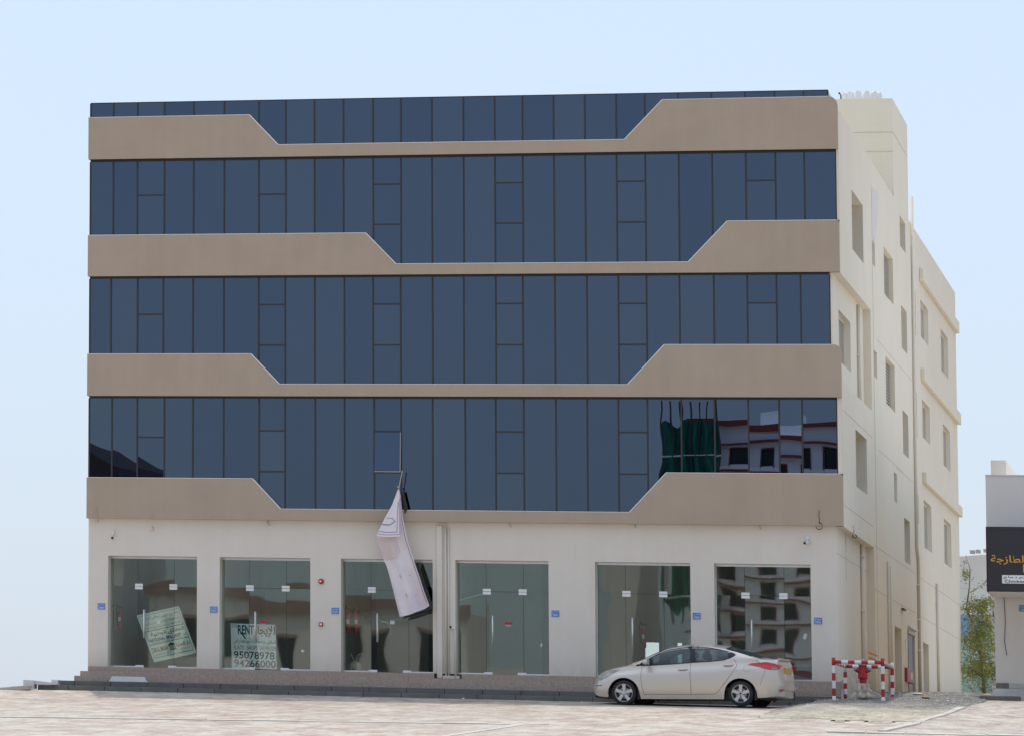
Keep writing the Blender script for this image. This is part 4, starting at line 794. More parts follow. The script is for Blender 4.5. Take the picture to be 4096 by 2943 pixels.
MB().tube([(-.02, 0, -.06), (.0, .05, .10), (.055, .1, .42)], .012, 6).ball((-.03, 0, 0), .028, 6).build('tie_rope', 'rope', br)

# side wall fittings
r = empty('hose_cabinet', (.0, 21.3, 1.24), 'red fire hose cabinet with a small window on the side wall by the black door', 'hose cabinet')
bx(.001, .075, 0, 2.85, 0, .39).build('cabinet_box', 'cabred', r, bevel=.01); d_ = bx(.0755, .082, .12, 2.73, .02, .37).build('cabinet_door', 'cabpink', r)
bx(.083, .088, 1.15, 2.1, .09, .30).build('window_frame', 'greymetal', d_); bx(.0885, .092, 1.3, 1.95, .11, .28).build('window', 'paper', d_)
r = empty('tube_lamp', (.0, 22.7, 2.80), 'white tube lamp over the black side door', 'lamp'); MB().tube([(.06, 0, .02), (.06, 3.4, .02)], .035, 10).build('lamp_tube', 'tube', r); bx(.001, .03, .1, 3.3, -.01, .06).build('lamp_base', 'whitepaint', r)
r = empty('vent_hood', (.0, 20.1, 3.2), 'small dark red wall vent high above the recessed side door', 'vent'); bx(.001, .09, 0, 1.0, 0, .05).build('hood', 'maroon', r); bx(.001, .02, -.1, 1.1, -.02, .06).build('plate', 'whitepaint', r)
for i, (z, lb) in enumerate(((1.66, 'upper orange conduit stub on the side wall'), (1.53, 'lower orange conduit stub, partly behind the barrier'))):
    o = MB().tube([(-.10, 9.4, z), (.05, 10.0, z - .06)], .022, 8).build('conduit_stub', 'orange'); tag(o, lb, 'conduit', 'orange conduit stubs')
o = bx(.001, .02, 21.7, 22.2, 2.2, 2.45).build('wall_notice', 'paper'); tag(o, 'small white notice beside the black side door', 'notice')
o = bx(-.189, -.16, 1.2, 1.9, .55, .72).build('junction_box', 'greymetal'); tag(o, 'grey junction box low on the side wall behind the barrier', 'junction box')
for y, h, lb in ((4.6, .42, 'short rod standing against the side wall, nearer one'), (6.6, .50, 'short rod standing against the side wall, farther one')):
    o = MB().tube([(.02, y, zg(.3, y) - .1), (.02, y, zg(.3, y) + h)], .012, 6).build('ground_rod', 'greymetal'); tag(o, lb, 'rod', 'earthing rods')

# ------------------------------------------------------------------ hydrant, barrier, plastic
def banded_pipe(root, name, p0, p1, r, n, first, cap=True):
    """a pipe painted in alternating bands: each band is its own sub-part"""
    p0, p1 = Vector(p0), Vector(p1); post = None
    for i in range(n):
        a, b = p0.lerp(p1, i / n), p0.lerp(p1, (i + 1) / n); c = (i + first) % 2
        o = MB().tube([a, b], r + (0 if c else .0006), 14, caps=(i in (0, n - 1))).build(name if post is None else 'painted_band', 'red' if c else 'whitepaint', post or root, smooth=False)
        for p_ in o.data.polygons: p_.use_smooth = len(p_.vertices) == 4
        if post is None: post = o
bar = empty('hydrant_barrier', (.0, -3.2, .09), 'red and white banded pipe barrier round the hydrant', 'barrier')
CO = [(-.03, 0, -.05, 1.05), (1.09, 0, -.05, 1.06), (-.005, 3.2, .12, 1.0), (1.09, 3.2, .12, 1.03)]
for k, (x, y, zb, zt_) in enumerate(CO):
    zt2 = {0: 1.045, 1: 1.05, 2: .93, 3: 1.05}[k]
    banded_pipe(bar, 'post', (x, y, zb), (x, y, zt2), .043, 6, {0: 0, 1: 0, 2: 1, 3: 1}[k])
banded_pipe(bar, 'rail', (0, 0, .945), (1.06, 0, .95), .043, 7, 1); banded_pipe(bar, 'rail', (.02, 3.2, .935), (1.06, 3.2, .935), .043, 7, 1)
banded_pipe(bar, 'rail', (-.03, .05, .93), (-.005, 3.15, .93), .04, 9, 1); banded_pipe(bar, 'rail', (1.09, .05, .95), (1.09, 3.15, .935), .04, 9, 0)
hy = empty('fire_hydrant', (.52, -1.6, .22), 'red fire hydrant with grey cap inside the banded barrier', 'fire hydrant')
hb = MB().lathe([(.082, 0), (.082, .44), (.078, .46), (.112, .47), (.116, .50), (.10, .62), (.094, .70), (.092, .78), (.098, .79)], (0, 0, 0), 'z', 22).build('hydrant_body', 'red', hy, smooth=True)
for s_ in (-1, 1):
    MB().tube([(s_ * .06, -.02, .63), (s_ * .15, -.03, .70)], [.05, .062], 12).build('outlet', 'red', hy, smooth=True)
    MB().tube([(s_ * .15, -.03, .70), (s_ * .175, -.032, .715)], .070, 12).tube([(s_ * .175, -.032, .715), (s_ * .195, -.034, .73)], .03, 6).build('outlet_cap', 'greymetal', hy)
    MB().tube([(s_ * .165, -.05, .62), (s_ * .155, -.06, .48), (s_ * .13, -.07, .36), (s_ * .11, -.07, .40), (s_ * .10, -.06, .44)], .008, 5).build('chain', 'conc', hy)
MB().lathe([(.102, .79), (.106, .82), (.09, .87), (.05, .90), (.035, .92), (.035, .95)], (0, 0, 0), 'z', 18).build('cap', 'greymetal', hy, smooth=True)
bx(-.018, .018, -.098, -.088, .585, .60).build('badge', 'whitepaint', hy)
def wrap(name, M, label, amp, seed, prof, n=44, cx=.0, cyy=.0):
    rows = []
    for i, (rx, ry, z_) in enumerate(prof):
        rows.append([])
        for k in range(n + 1):
            a = 2 * math.pi * k / n; f_ = 1 + amp * mnoise.noise(Vector((math.cos(a) * 2.2 + seed, math.sin(a) * 2.2, i * .33))) + amp * .6 * math.sin(a * 7 + i * .6)
            rows[-1].append((cx + rx * f_ * math.cos(a), cyy + ry * f_ * math.sin(a), z_ + .06 * amp * mnoise.noise(Vector((a * 2, i, seed)))))
    return MB().grid(rows).build(name, M, None, smooth=True)
o = wrap('plastic_sheet', 'sheet', '', .32, 3, [(.28, .5, .0), (.30, .55, .03), (.24, .45, .10), (.19, .35, .15), (.20, .36, .19), (.15, .26, .24), (.16, .25, .30), (.13, .2, .36)]); o.location = (.53, -1.85, .21)
tag(o, 'crumpled yellowed plastic sheet bunched on the ground round the hydrant', 'plastic sheet')
o = MB().grid([[(-.20 + .75 * j / 14 * (1 - i * .03), -.15 + .05 * math.sin(j * 1.3 + i * .4), .05 + i * .042 * (1 - .75 * j / 14) + .012 * math.sin(j * 2 + i)) for j in range(15)] for i in range(12)]).build('plastic_film', 'sheet2', None, smooth=True); o.location = (.47, -1.9, .22)
tag(o, 'thin see-through plastic film standing up in front of the hydrant foot', 'plastic sheet')

# ------------------------------------------------------------------ saloon car
car = empty('parked_car', label='champagne silver four door saloon parked along the kerb', cat='car')
def tb(t, x): return ltab(t, x)
HW = [(-.10, .30), (-.085, .44), (-.05, .56), (0, .64), (.1, .74), (.25, .815), (.5, .865), (.9, .885), (2.2, .89), (3.6, .885), (4.0, .86), (4.2, .825), (4.35, .77), (4.43, .70), (4.48, .60), (4.52, .40)]
ZS = [(-.10, .46), (-.06, .52), (0, .60), (.1, .685), (.25, .765), (.45, .835), (.7, .89), (1.09, .955), (1.4, .972), (1.9, .998), (2.34, 1.03), (2.87, 1.063), (3.2, 1.095), (3.4, 1.125), (3.7, 1.12), (4.1, 1.10), (4.34, 1.085), (4.40, 1.06), (4.45, .90), (4.50, .70), (4.52, .62)]
ZC = [(-.10, .50), (-.06, .58), (0, .68), (.1, .79), (.2, .86), (.45, .93), (.72, .985), (.82, 1.01), (.99, 1.10), (1.26, 1.235), (1.53, 1.36), (1.80, 1.445), (2.1, 1.488), (2.4, 1.503), (2.8, 1.497), (3.1, 1.465), (3.35, 1.40), (3.66, 1.30), (3.95, 1.20), (4.10, 1.165), (4.36, 1.155), (4.41, 1.11), (4.45, .93), (4.50, .72), (4.52, .63)]
ZE = [(.95, 1.0), (1.15, 1.06), (1.35, 1.165), (1.58, 1.275), (1.85, 1.37), (2.1, 1.418), (2.45, 1.442), (2.8, 1.43), (3.1, 1.385), (3.3, 1.335), (3.45, 1.295), (3.7, 1.225), (4.0, 1.135)]
ZB = [(-.10, .40), (-.05, .33), (.05, .25), (.15, .215), (.3, .20), (1.2, .16), (3.2, .165), (3.95, .20), (4.2, .215), (4.4, .255), (4.48, .30), (4.52, .40)]
WH = (.77, 3.58); WZ = .30
def zbot(x):
    z = tb(ZB, x)
    for w_ in WH:
        d = abs(x - w_)
        if d < .385: z = max(z, WZ - .02 + math.sqrt(.385 ** 2 - d * d))
    return z
def prof_y(x, z):
    """half width of the body side at height z"""
    h = tb(HW, x); zs = tb(ZS, x); t = min(1, max(0, (z - .17) / max(.05, zs - .17)))
    return h * (.955 + .065 * math.sin(math.pi * min(1, t * 1.12)) ** .8 - .075 * max(0, t - .72) / .28) + .008 * math.exp(-((z - .80 - .05 * (x - 2)) / .03) ** 2)
def edge_pt(x):
    zs, zc = tb(ZS, x), tb(ZC, x); sy = prof_y(x, zs)
    if x < .95 or x > 4.0:
        k = smst(.75, .95, x) if x < 2 else 1 - smst(4.0, 4.15, x)
        return sy * (.86 - .03 * k), zs + (zc - zs) * .55
    z = max(tb(ZE, x), zs + .01); y = .815 - (z - .97) * .50; return y, min(z, zc - .01)
def section(x):
    zs = tb(ZS, x); zb = min(zbot(x), zs - .02); pts = []
    for i in range(13): z = zb + (zs - zb) * i / 12; pts.append((prof_y(x, z), z))
    ye, ze = edge_pt(x); y0 = pts[-1][0]
    for i in range(1, 9): t = i / 8; pts.append((y0 + (ye - y0) * t + .018 * math.sin(math.pi * t) * (ze > 1.05), zs + (ze - zs) * t))
    zc = tb(ZC, x)
    for i in range(1, 9): t = i / 8; pts.append((ye * (1 - t), ze + (zc - ze) * math.sin(math.pi / 2 * t) ** .9))
    return pts
DLO = [(1.092, .960), (1.431, 1.143), (1.66, 1.256), (1.929, 1.343), (2.196, 1.390), (2.423, 1.410), (2.6, 1.415), (2.875, 1.394), (3.138, 1.35), (3.374, 1.287), (3.518, 1.232), (3.398, 1.162), (3.199, 1.102), (2.868, 1.068), (2.337, 1.035), (1.922, 1.0), (1.387, .976)]
def inside(p, poly):
    c = False; n_ = len(poly)
    for i in range(n_):
        (x1, y1), (x2, y2) = poly[i], poly[i - 1]
        if (y1 > p[1]) != (y2 > p[1]) and p[0] < (x2 - x1) * (p[1] - y1) / (y2 - y1) + x1: c = not c
    return c
SK = .30
XS = [-.10, -.085, -.06, -.03] + [i * .025 for i in range(0, 177)] + [4.42, 4.44, 4.46, 4.48, 4.50, 4.52]
body, wsh, rwin = MB(), MB(), MB(); FG = {k: MB() for k in (-1, 1)}; RG = {k: MB() for k in (-1, 1)}; TB = {k: MB() for k in (-1, 1)}
S_ = [section(x) for x in XS]; NPT = len(S_[0])
for sgn in (-1, 1):
    fgl, rgl, trimb = FG[sgn], RG[sgn], TB[sgn]
    for i in range(len(XS) - 1):
        for j in range(NPT - 1):
            q = [(XS[i], S_[i][j]), (XS[i + 1], S_[i + 1][j]), (XS[i + 1], S_[i + 1][j + 1]), (XS[i], S_[i][j + 1])]
            v = [(x, sgn * p[0], p[1]) for x, p in q]; cx = sum(p[0] for p in v) / 4; cy = abs(sum(p[1] for p in v) / 4); cz = sum(p[2] for p in v) / 4
            tgt = body
            if j >= 12 and j < 20 and .9 < cx < 3.7:
                xs_ = cx + (.885 - cy) * SK
                if inside((xs_, cz), DLO):
                    tgt = fgl if xs_ < 2.40 and xs_ > 1.50 else rgl if 2.53 < xs_ < 3.31 else trimb
            elif j >= 20:
                xe = cx
                if .86 < xe < 1.66 and cy < .70: tgt = wsh
                elif 3.17 < xe < 4.02 and cy < .66: tgt = rwin
            tgt.add(v, [(0, 1, 2, 3) if sgn < 0 else (3, 2, 1, 0)])
def weld(mb):
    d = {}; nv = []; mp = []
    for p in mb.v:
        k = (round(p[0], 4), round(p[1], 4), round(p[2], 4))
        if k not in d: d[k] = len(nv); nv.append(p)
        mp.append(d[k])
    nf = []
    for f in mb.f:
        g = []
        for i in f:
            if mp[i] not in g: g.append(mp[i])
        if len(g) > 2: nf.append(tuple(g))
    mb.v, mb.f = nv, nf; return mb
for s_ in (0, -1):
    sec = S_[s_]; x = XS[s_] + (.001 if s_ else -.001); ring = [(x, -p[0], p[1]) for p in sec] + [(x, p[0], p[1]) for p in reversed(sec[:-1])]
    body.add(ring, [tuple(range(len(ring)))])
body_o = weld(body).build('body', 'paint', car, smooth=True)
weld(wsh).build('windscreen', 'rearglass', car, smooth=True); weld(rwin).build('rear_window', 'rearglass', car, smooth=True)
for k in (-1, 1): weld(FG[k]).build('front_door_window', 'carglass', car, smooth=True); weld(RG[k]).build('rear_door_window', 'carglass', car, smooth=True); weld(TB[k]).build('window_trim', 'black', car, smooth=True)
def surf(xs_, z, side=-1, off=.004):
    """point of the body side whose apparent station is xs_"""
    x = xs_
    for _ in range(12):
        zs = tb(ZS, x)
        if z <= zs: y = prof_y(x, max(z, .2))
        else: ye, ze = edge_pt(x); y = prof_y(x, zs) + (ye - prof_y(x, zs)) * min(1.2, (z - zs) / max(.02, ze - zs))
        x = min(4.515, xs_ - (.885 - y) * SK)
    return Vector((x - off * (1 if xs_ < .3 else 0) + off * (1 if xs_ > 4.4 else 0), side * (y + off), z))
def side_patch(poly, nx=26, nz=6, off=.006, side=-1):
    mb = MB(); x0 = min(p[0] for p in poly); x1 = max(p[0] for p in poly); rows = []
    for i in range(nx + 1):
        x = x0 + (x1 - x0) * (i + (.02 if i == 0 else -.02 if i == nx else 0)) / nx; zz = []
        for k in range(len(poly)):
            (a, b), (c, d) = poly[k], poly[k - 1]
            if (a > x) != (c > x): zz.append(b + (d - b) * (x - a) / (c - a))
        if len(zz) < 2: continue
        lo, hi = min(zz), max(zz); rows.append([surf(x, lo + (hi - lo) * j / nz, side, off) for j in range(nz + 1)])
    return mb.grid(rows)
def line_on(pts, r, side=-1, off=.0, sub=5):
    o = []
    for (a, b), (c, d) in zip(pts, pts[1:]):
        for k in range(sub): o.append(surf(a + (c - a) * k / sub, b + (d - b) * k / sub, side, off))
    o.append(surf(*pts[-1], side, off)); return MB().tube(o, r, 5)
TL = [(3.776, .993), (3.855, 1.026), (4.052, 1.042), (4.21, 1.06), (4.366, 1.034), (4.496, .995), (4.60, .975), (4.60, .93), (4.493, .884), (4.31, .873), (4.18, .896), (4.05, .941), (3.854, .976)]
HL = [(.150, .666), (.239, .733), (.362, .814), (.471, .850), (.70, .868), (.578, .801), (.441, .721), (.346, .654), (.264, .627), (.16, .627)]
D1 = [(1.232, .945), (1.202, .791), (1.193, .658), (1.222, .42), (1.265, .27), (2.40, .275), (2.391, .559), (2.383, .796), (2.414, 1.03)]
D2 = [(2.414, 1.03), (2.383, .796), (2.391, .559), (2.405, .275), (2.956, .285), (3.023, .319), (3.254, .603), (3.498, .946), (3.507, 1.024), (3.431, 1.15)]
for side in (-1, 1):
    side_patch(TL, 34, 6, .008, side).build('tail_light', 'tail', car, smooth=True)
    side_patch([(4.33, .90), (4.36, .925), (4.48, .93), (4.52, .905), (4.47, .887), (4.36, .883)], 10, 3, .012, side).build('reversing_lamp', 'lamp', car)
    side_patch(HL, 26, 6, .008, side).build('headlight', 'lamp', car, smooth=True)
    for nm, D, h0 in (('front_door', D1, (2.10, .862, 2.34, .876)), ('rear_door', D2, (3.19, .970, 3.43, .982))):
        d_ = line_on(D + [D[0]] if nm == 'front_door' else D, .0055, side, -.002).build(nm, 'darkgrey', car)
        h_ = MB().tube([surf(h0[0], h0[1], side, .004), surf(h0[0] + .05, h0[1] + .004, side, .03), surf(h0[2] - .05, h0[3] + .002, side, .032), surf(h0[2], h0[3], side, .004)], [.010, .017, .017, .010], 8).build('door_handle', 'paint', d_, smooth=True)
        line_on([(h0[0] + .02, h0[1] - .022), (h0[2] - .04, h0[3] - .024)], .008, side, .0).build('handle_recess', 'greymetal', d_)
    line_on(DLO + [DLO[0]], .013, side, .002, 3).build('window_surround', 'black', car)
    line_on([(.1, .47), (.25, .48)], .009, side, .0).build('bumper_slot', 'darkgrey', car)
    line_on([(4.05, .50), (4.12, .70), (4.18, .88)], .0035, side, 0).build('bumper_seam', 'darkgrey', car)
    line_on([(3.98, 1.10), (4.04, 1.06), (4.06, 1.045)], .0035, side, 0).build('boot_seam', 'darkgrey', car)
    line_on([(4.50, .43), (4.62, .50), (4.76, .51)], .011, side, .004).build('bumper_crease', 'paint', car)
    m_ = MB().ball((1.34, side * .985, 1.045), 1, 10, (.075, .10, .062)).build('door_mirror', 'paint', car, smooth=True)
    MB().tube([(1.33, side * .86, .99), (1.34, side * .96, 1.01)], .022, 8).build('mirror_arm', 'black', m_)
    MB().lathe([(.002, 0), (.075, .001)], (1.415, 0, 0), 'x', 14).build('mirror_glass', 'chrome', m_).location = (0, side * .985, 1.045)
line_on([(3.735 + .073 * math.cos(a), .892 + .073 * math.sin(a)) for a in [2 * math.pi * i / 20 for i in range(21)]], .0035, -1, 0, 1).build('fuel_flap', 'greymetal', car)
# wheels
wp = None
def wheel(x, side):
    r = empty('wheel_position'); bpy.data.objects.remove(r)
    o = MB().lathe([(.215, -.09), (.27, -.095), (.297, -.075), (.304, -.04), (.304, .04), (.297, .075), (.27, .095), (.215, .09)], (0, 0, 0), 'y', 40, caps=False).build('wheel', 'tyre', car, smooth=True)
    o.location = (x, side * .79, .304)
    s_ = side; f = MB().lathe([(.215, s_ * .088), (.208, s_ * .088), (.196, s_ * .06), (.190, s_ * .02)], (0, 0, 0), 'y', 40, caps=False)
    for k in range(5):
        a = 2 * math.pi * k / 5 + .3; c_, q_ = math.cos(a), math.sin(a)
        pr = [(.045, -.040), (.20, -.052), (.205, -.02), (.205, .02), (.20, .052), (.045, .040)]; v = []
        for y_, shr in ((s_ * .078, .78), (s_ * .05, 1.0)):
            for u, w_ in pr: v.append((c_ * u - q_ * w_ * shr, y_ - s_ * .012 * (u < .1), q_ * u + c_ * w_ * shr))
        n_ = len(pr); f.add(v, [tuple(range(n_)), tuple(range(2 * n_ - 1, n_ - 1, -1))] + [(i, (i + 1) % n_, (i + 1) % n_ + n_, i + n_) for i in range(n_)])
    f.lathe([(.06, s_ * .045), (.06, s_ * .072), (.03, s_ * .08), (.001, s_ * .08)], (0, 0, 0), 'y', 18, caps=False)
    f.build('rim', 'rim', o)
    MB().lathe([(.19, s_ * .005), (.19, s_ * .012), (.001, s_ * .012)], (0, 0, 0), 'y', 24).build('wheel_back', 'black', o)
    MB().lathe([(.13, s_ * .014), (.13, s_ * .03), (.001, s_ * .03)], (0, 0, 0), 'y', 24).build('brake_disc', 'greymetal', o)
    mb = MB()
    for k in range(5): a = 2 * math.pi * k / 5 + .93; mb.lathe([(.010, s_ * .05), (.010, s_ * .076)], (.055 * math.cos(a), 0, .055 * math.sin(a)), 'y', 7)
    mb.build('wheel_nuts', 'darkgrey', o)
    if x > 2: MB().lathe([(.026, s_ * .079), (.026, s_ * .084)], (0, 0, 0), 'y', 12).build('hub_hole', 'black', o)
for s_ in (-1, 1):
    for x in WH: wheel(x, s_)
    for x in WH:
        mb = MB(); n_ = 22; rows = []
        for i in range(n_ + 1): a = math.pi * i / n_; rows.append([(x + .388 * math.cos(a), s_ * yy, WZ - .03 + .388 * math.sin(a)) for yy in (.45, .875)])
        mb.grid(rows).add([(x + .388 * math.cos(math.pi * i / n_), s_ * .45, WZ - .03 + .388 * math.sin(math.pi * i / n_)) for i in range(n_ + 1)], [tuple(range(n_ + 1))]); mb.build('wheel_well', 'black', car)
        MB().prism([(x + .335, .14), (x + .385, .16), (x + .372, .38), (x + .345, .42)], s_ * .87, s_ * .74).build('mud_flap', 'black', car)
bx(.25, 4.0, -.74, .74, .17, .40).build('underbody', 'black', car)
bx(.0, .3, -.6, .6, .19, .30).build('front_valance', 'black', car)
# rear details
pl_ = bx(4.44, 4.50, -.27, .27, .80, .93).build('number_plate', 'platey', car); pl_.location = (.005, 0, 0); pl_.rotation_euler = (0, 0, 0)
bx(4.47, 4.525, -.32, .32, .60, .79).build('plate_recess', 'paint', car, bevel=.02)
bx(4.36, 4.44, -.45, .45, 1.115, 1.155).build('boot_lip', 'paint', car, bevel=.015)
MB().prism_z([(3.98, -.80), (4.25, -.76), (4.40, -.66), (4.50, -.40), (4.50, .40), (4.40, .66), (4.25, .76), (3.98, .80)], .225, .46).build('rear_valance', 'paint', car, bevel=.03); side_patch([(4.50, .36), (4.62, .43), (4.66, .42), (4.60, .36)], 6, 2, .01).build('rear_reflector', 'tail', car)
# cabin
for x, y, w_ in ((1.95, -.38, 'front_seat'), (1.95, .38, 'front_seat'), (2.95, -.34, 'rear_seat'), (2.95, .34, 'rear_seat')):
    s_ = bx(x - .30, x + .25, y - .25, y + .25, .45, .60).build(w_, 'seat', car, bevel=.04)
    MB().add([(x + .18, y - .23, .58), (x + .32, y - .23, .58), (x + .48, y - .21, 1.12), (x + .36, y - .21, 1.12), (x + .18, y + .23, .58), (x + .32, y + .23, .58), (x + .48, y + .21, 1.12), (x + .36, y + .21, 1.12)], [(0, 1, 2, 3), (7, 6, 5, 4), (0, 4, 5, 1), (1, 5, 6, 2), (2, 6, 7, 3), (3, 7, 4, 0)]).build('seat_back', 'seat', s_, bevel=.03)
    MB().ball((x + .45, y, 1.23), 1, 10, (.05, .13, .095)).build('headrest', 'seat', s_, smooth=True)
bx(1.0, 1.45, -.68, .68, .55, .93).build('dashboard', 'black', car, bevel=.05); bx(.9, 4.0, -.76, .76, .38, .45).build('cabin_floor', 'darkgrey', car); bx(3.42, 4.05, -.62, .62, .95, 1.02).build('parcel_shelf', 'darkgrey', car)
MB().tube([(1.55 + .05 * math.sin(a) * 0 + .06 * math.sin(a), -.38 + .18 * math.cos(a), .93 + .16 * math.sin(a)) for a in [2 * math.pi * i / 20 for i in range(21)]], .014, 6).build('steering_wheel', 'black', car)
th = R(10)
car.matrix_world = Matrix.Translation((-4.89, -3.30, -.112)) @ Matrix.Rotation(-th, 4, 'Z') @ Matrix.Rotation(-.011, 4, 'Y') @ Matrix.Translation((-.77, .87, 0))

# ------------------------------------------------------------------ neighbouring building with the black sign
nb = empty('neighbour_building', (3.1, 6, .8), 'grey rendered neighbour building with a black shop sign at the right edge', 'building'); NL = (3.1, 6, .8)
def np_(mb, name, M, par=None, **k): return local(mb, NL).build(name, M, par or nb, **k)
np_(bx(3.185, 14, 6.0, 30, .0, 4.8).box(3.045, 14, 5.6, 30, 4.6, 6.05), 'wall', 'nbwall'); np_(bx(3.01, 3.385, 9.0, 14.0, 6.0, 6.66), 'roof_box', 'nbcream'); np_(bx(3.04, 14, 5.58, 5.7, 6.051, 6.075), 'parapet_cap', 'trim')
np_(bx(3.17, 14, 5.4, 5.99, .55, .70), 'plinth', 'whitec'); np_(bx(3.13, 14, 4.6, 5.39, .36, .55), 'plinth', 'whitec')
np_(bx(3.50, 14, 5.93, 5.995, .72, .85), 'skirting', 'whitec'); np_(bx(3.19, 3.495, 5.93, 5.995, .72, .85), 'stone_panel', 'tiles')
np_(MB().tube([(3.42, 5.97, 3.0), (3.44, 5.97, 2.4), (3.41, 5.97, 1.9), (3.46, 5.97, 1.55)], .008, 5), 'hanging_cable', 'darkgrey')
sg = empty('shop_sign', (3.18, 3.0, 3.03), 'black box shop sign with yellow Arabic lettering over the neighbour shop', 'shop sign')
bx(0, 9, 0, 2.9, 0, 1.52).build('sign_box', 'signblack', sg, bevel=.01); bx(-.02, -.001, -.01, 2.9, -.01, 1.53).build('side_edge', 'maroon', sg); bx(-.02, 9, .01, 2.9, 1.525, 1.60).build('top_edge', 'signblack', sg)
bx(.02, 9, .1, 2.9, -.025, -.002).build('soffit', 'nbwall', sg)
MB().lathe([(.16, -.045), (.16, -.027)], (.62, 1.2, 0), 'z', 20).build('downlight', 'whitepaint', sg)
mb = MB(); put_text(mb, ar('الطازجة'), (0, 0, 0), (1, 0, 0), (0, 0, 1), .085, .93, .66, .90, bold=.018, off=.012); put_text(mb, ar('اللحوم'), (0, 0, 0), (1, 0, 0), (0, 0, 1), 1.0, 1.9, .66, .90, bold=.035, off=.012)
put_text(mb, 'FRESH', (0, 0, 0), (1, 0, 0), (0, 0, 1), .84, 1.75, .47, .68, bold=.03, off=.012); mb.build('yellow_lettering', 'signyellow', sg)
pb = bx(.345, 2.4, -.012, -.001, .20, .405).build('white_panel', 'signwhite', sg)
mb = MB(); put_text(mb, ar('لحم دجاج'), (0, 0, 0), (1, 0, 0), (0, 0, 1), .375, .98, .305, .39, off=.016, bold=.01); put_text(mb, 'Chicken', (0, 0, 0), (1, 0, 0), (0, 0, 1), .40, .90, .22, .285, off=.016, bold=.02); mb.build('black_lettering', 'inkblack', pb)
number_plate(3.775, 2.815, 5.99, shape('ا') + '٢٧٨٨', '2788A', 'darker blue number plate cut by the right edge on the neighbour wall')
kb = empty('neighbour_kerb', kind='structure')
for i in range(10): bx(3.0 + i * .95, 3.94 + i * .95, 2.0, 2.5, .1, .435).build('kerb_stone', 'conc' if i % 2 else 'kerb', kb, bevel=.02)
tag(bx(2.6, 14, 2.5, 9, .0, .44).build('walkway', 'conc'), kind='structure')
# background between the buildings
g = empty('grey_building', (3, 62, 1), 'plain grey building far behind the tree with air conditioners on its roof', 'building')
MB().add([(-9, -2, 0), (1, -2, 0), (1, 14, 0), (-9, 14, 0), (-9, -2, 5.1), (1, -2, 6.05), (1, 14, 6.05), (-9, 14, 5.1)], [(0, 3, 2, 1), (4, 5, 6, 7), (0, 1, 5, 4), (1, 2, 6, 5), (2, 3, 7, 6), (3, 0, 4, 7)]).build('wall', 'grey', g)
for k, z_ in enumerate((2.3, 3.1, 3.8, 4.5)): bx(-9, 1.0, -2.006, -2.001, z_, z_ + .012).build('groove_line', 'joint', g)
for k, (x, z_, lb) in enumerate(((-.29, 6.75, 'left grey air conditioner on the far roof'), (-.10, 6.77, 'middle grey air conditioner on the far roof'), (.16, 6.80, 'right grey air conditioner on the far roof beside the sign'))):
    a = empty('air_conditioner', (x, 60.4, z_), lb, 'air conditioner', 'air conditioners on the far roof'); bx(0, .15, 0, .5, 0, .11).build('casing', 'conc', a); MB().lathe([(.04, -.012), (.04, -.002)], (.085, 0, .055), 'y', 12).build('fan', 'greymetal', a)
pw = tag(bx(.79, 1.1, 52, 53, 1.5, 5.2).build('white_pillar', 'whitec'), 'narrow white lit wall strip just left of the neighbour building', 'wall')
bsn = empty('blue_shop', (.0, 55, 1.7), 'low shop behind the tree with a blue board and teal front', 'shop')
bx(-1, 2, 0, .2, 2.03, 2.72).build('blue_board', 'bluesign', bsn); bx(.42, 2, -.05, -.001, 2.45, 2.68).build('sand_panel', 'sandcol', bsn); bx(.38, 2, -.08, 0, 2.72, 2.76).build('board_edge', 'whitepaint', bsn)
bx(-1, 2, .2, 4, 0, 2.03).build('teal_front', 'teal', bsn); bx(.42, 2, -1.2, .19, 1.08, 1.12).build('canopy', 'whitepaint', bsn); bx(.45, 2, -1.0, -.9, .98, 1.075).build('canopy_beam', 'darkgrey', bsn)
mb = MB(); put_text(mb, ar('سوق الخضار'), (0, 0, 0), (1, 0, 0), (0, 0, 1), -.12, .95, 2.2, 2.5, bold=.03, off=.03); mb.build('green_lettering', 'green', bsn); bx(-.1, .9, -.02, -.001, 2.08, 2.11).build('small_print', 'inkblue', bsn)
tag(bx(-.5, 2.9, 49.5, 49.8, 1.2, 1.62).build('low_wall', 'teal'), 'low teal wall under the tree behind the building', 'wall')

# tree between the buildings
tree = empty('tree', (.55, 50, 1.4), 'thin feathery green tree with hanging brown pods growing between the buildings', 'tree')
tk = MB().tube([(.1, 0, 0), (.05, .1, 1.2), (-.1, 0, 2.2), (-.42, -.1, 3.0), (-.32, 0, 3.7), (-.28, 0, 4.3), (-.42, 0, 4.8)], [.07, .06, .05, .035, .022, .014, .006], 7)
br_ = []
rnd_ = random.Random(11)
for i in range(46):
    h = rnd_.uniform(.6, 3.2); a = rnd_.uniform(0, 6.28); L_ = rnd_.uniform(.5, 1.15) * (1.1 - h / 6); p0 = Vector((.0, 0, h)); p1 = p0 + Vector((math.cos(a) * L_ * .55, math.sin(a) * L_ * 1.3, L_ * .35)); p2 = p1 + Vector((math.cos(a) * L_ * .45, math.sin(a) * L_, -L_ * rnd_.uniform(.0, .7)))
    br_.append((p0, p1, p2)); tk.tube([p0, p1, p2], [.016, .009, .003], 4)
up = [((-.3, 0, 3.55), (.0, 0, 3.75), (.33, 0, 4.03)), ((-.33, 0, 3.2), (.1, 0, 3.1), (.42, 0, 2.75)), ((-.42, 0, 2.95), (-.1, .1, 3.35), (.05, 0, 3.3)), ((-.45, 0, 4.6), (-.5, 0, 4.2), (-.35, 0, 4.25))]
for q in up: tk.tube(q, [.012, .008, .004], 4)
tk.build('trunk', 'bark', tree, smooth=True)
lf = MB(); pods = MB()
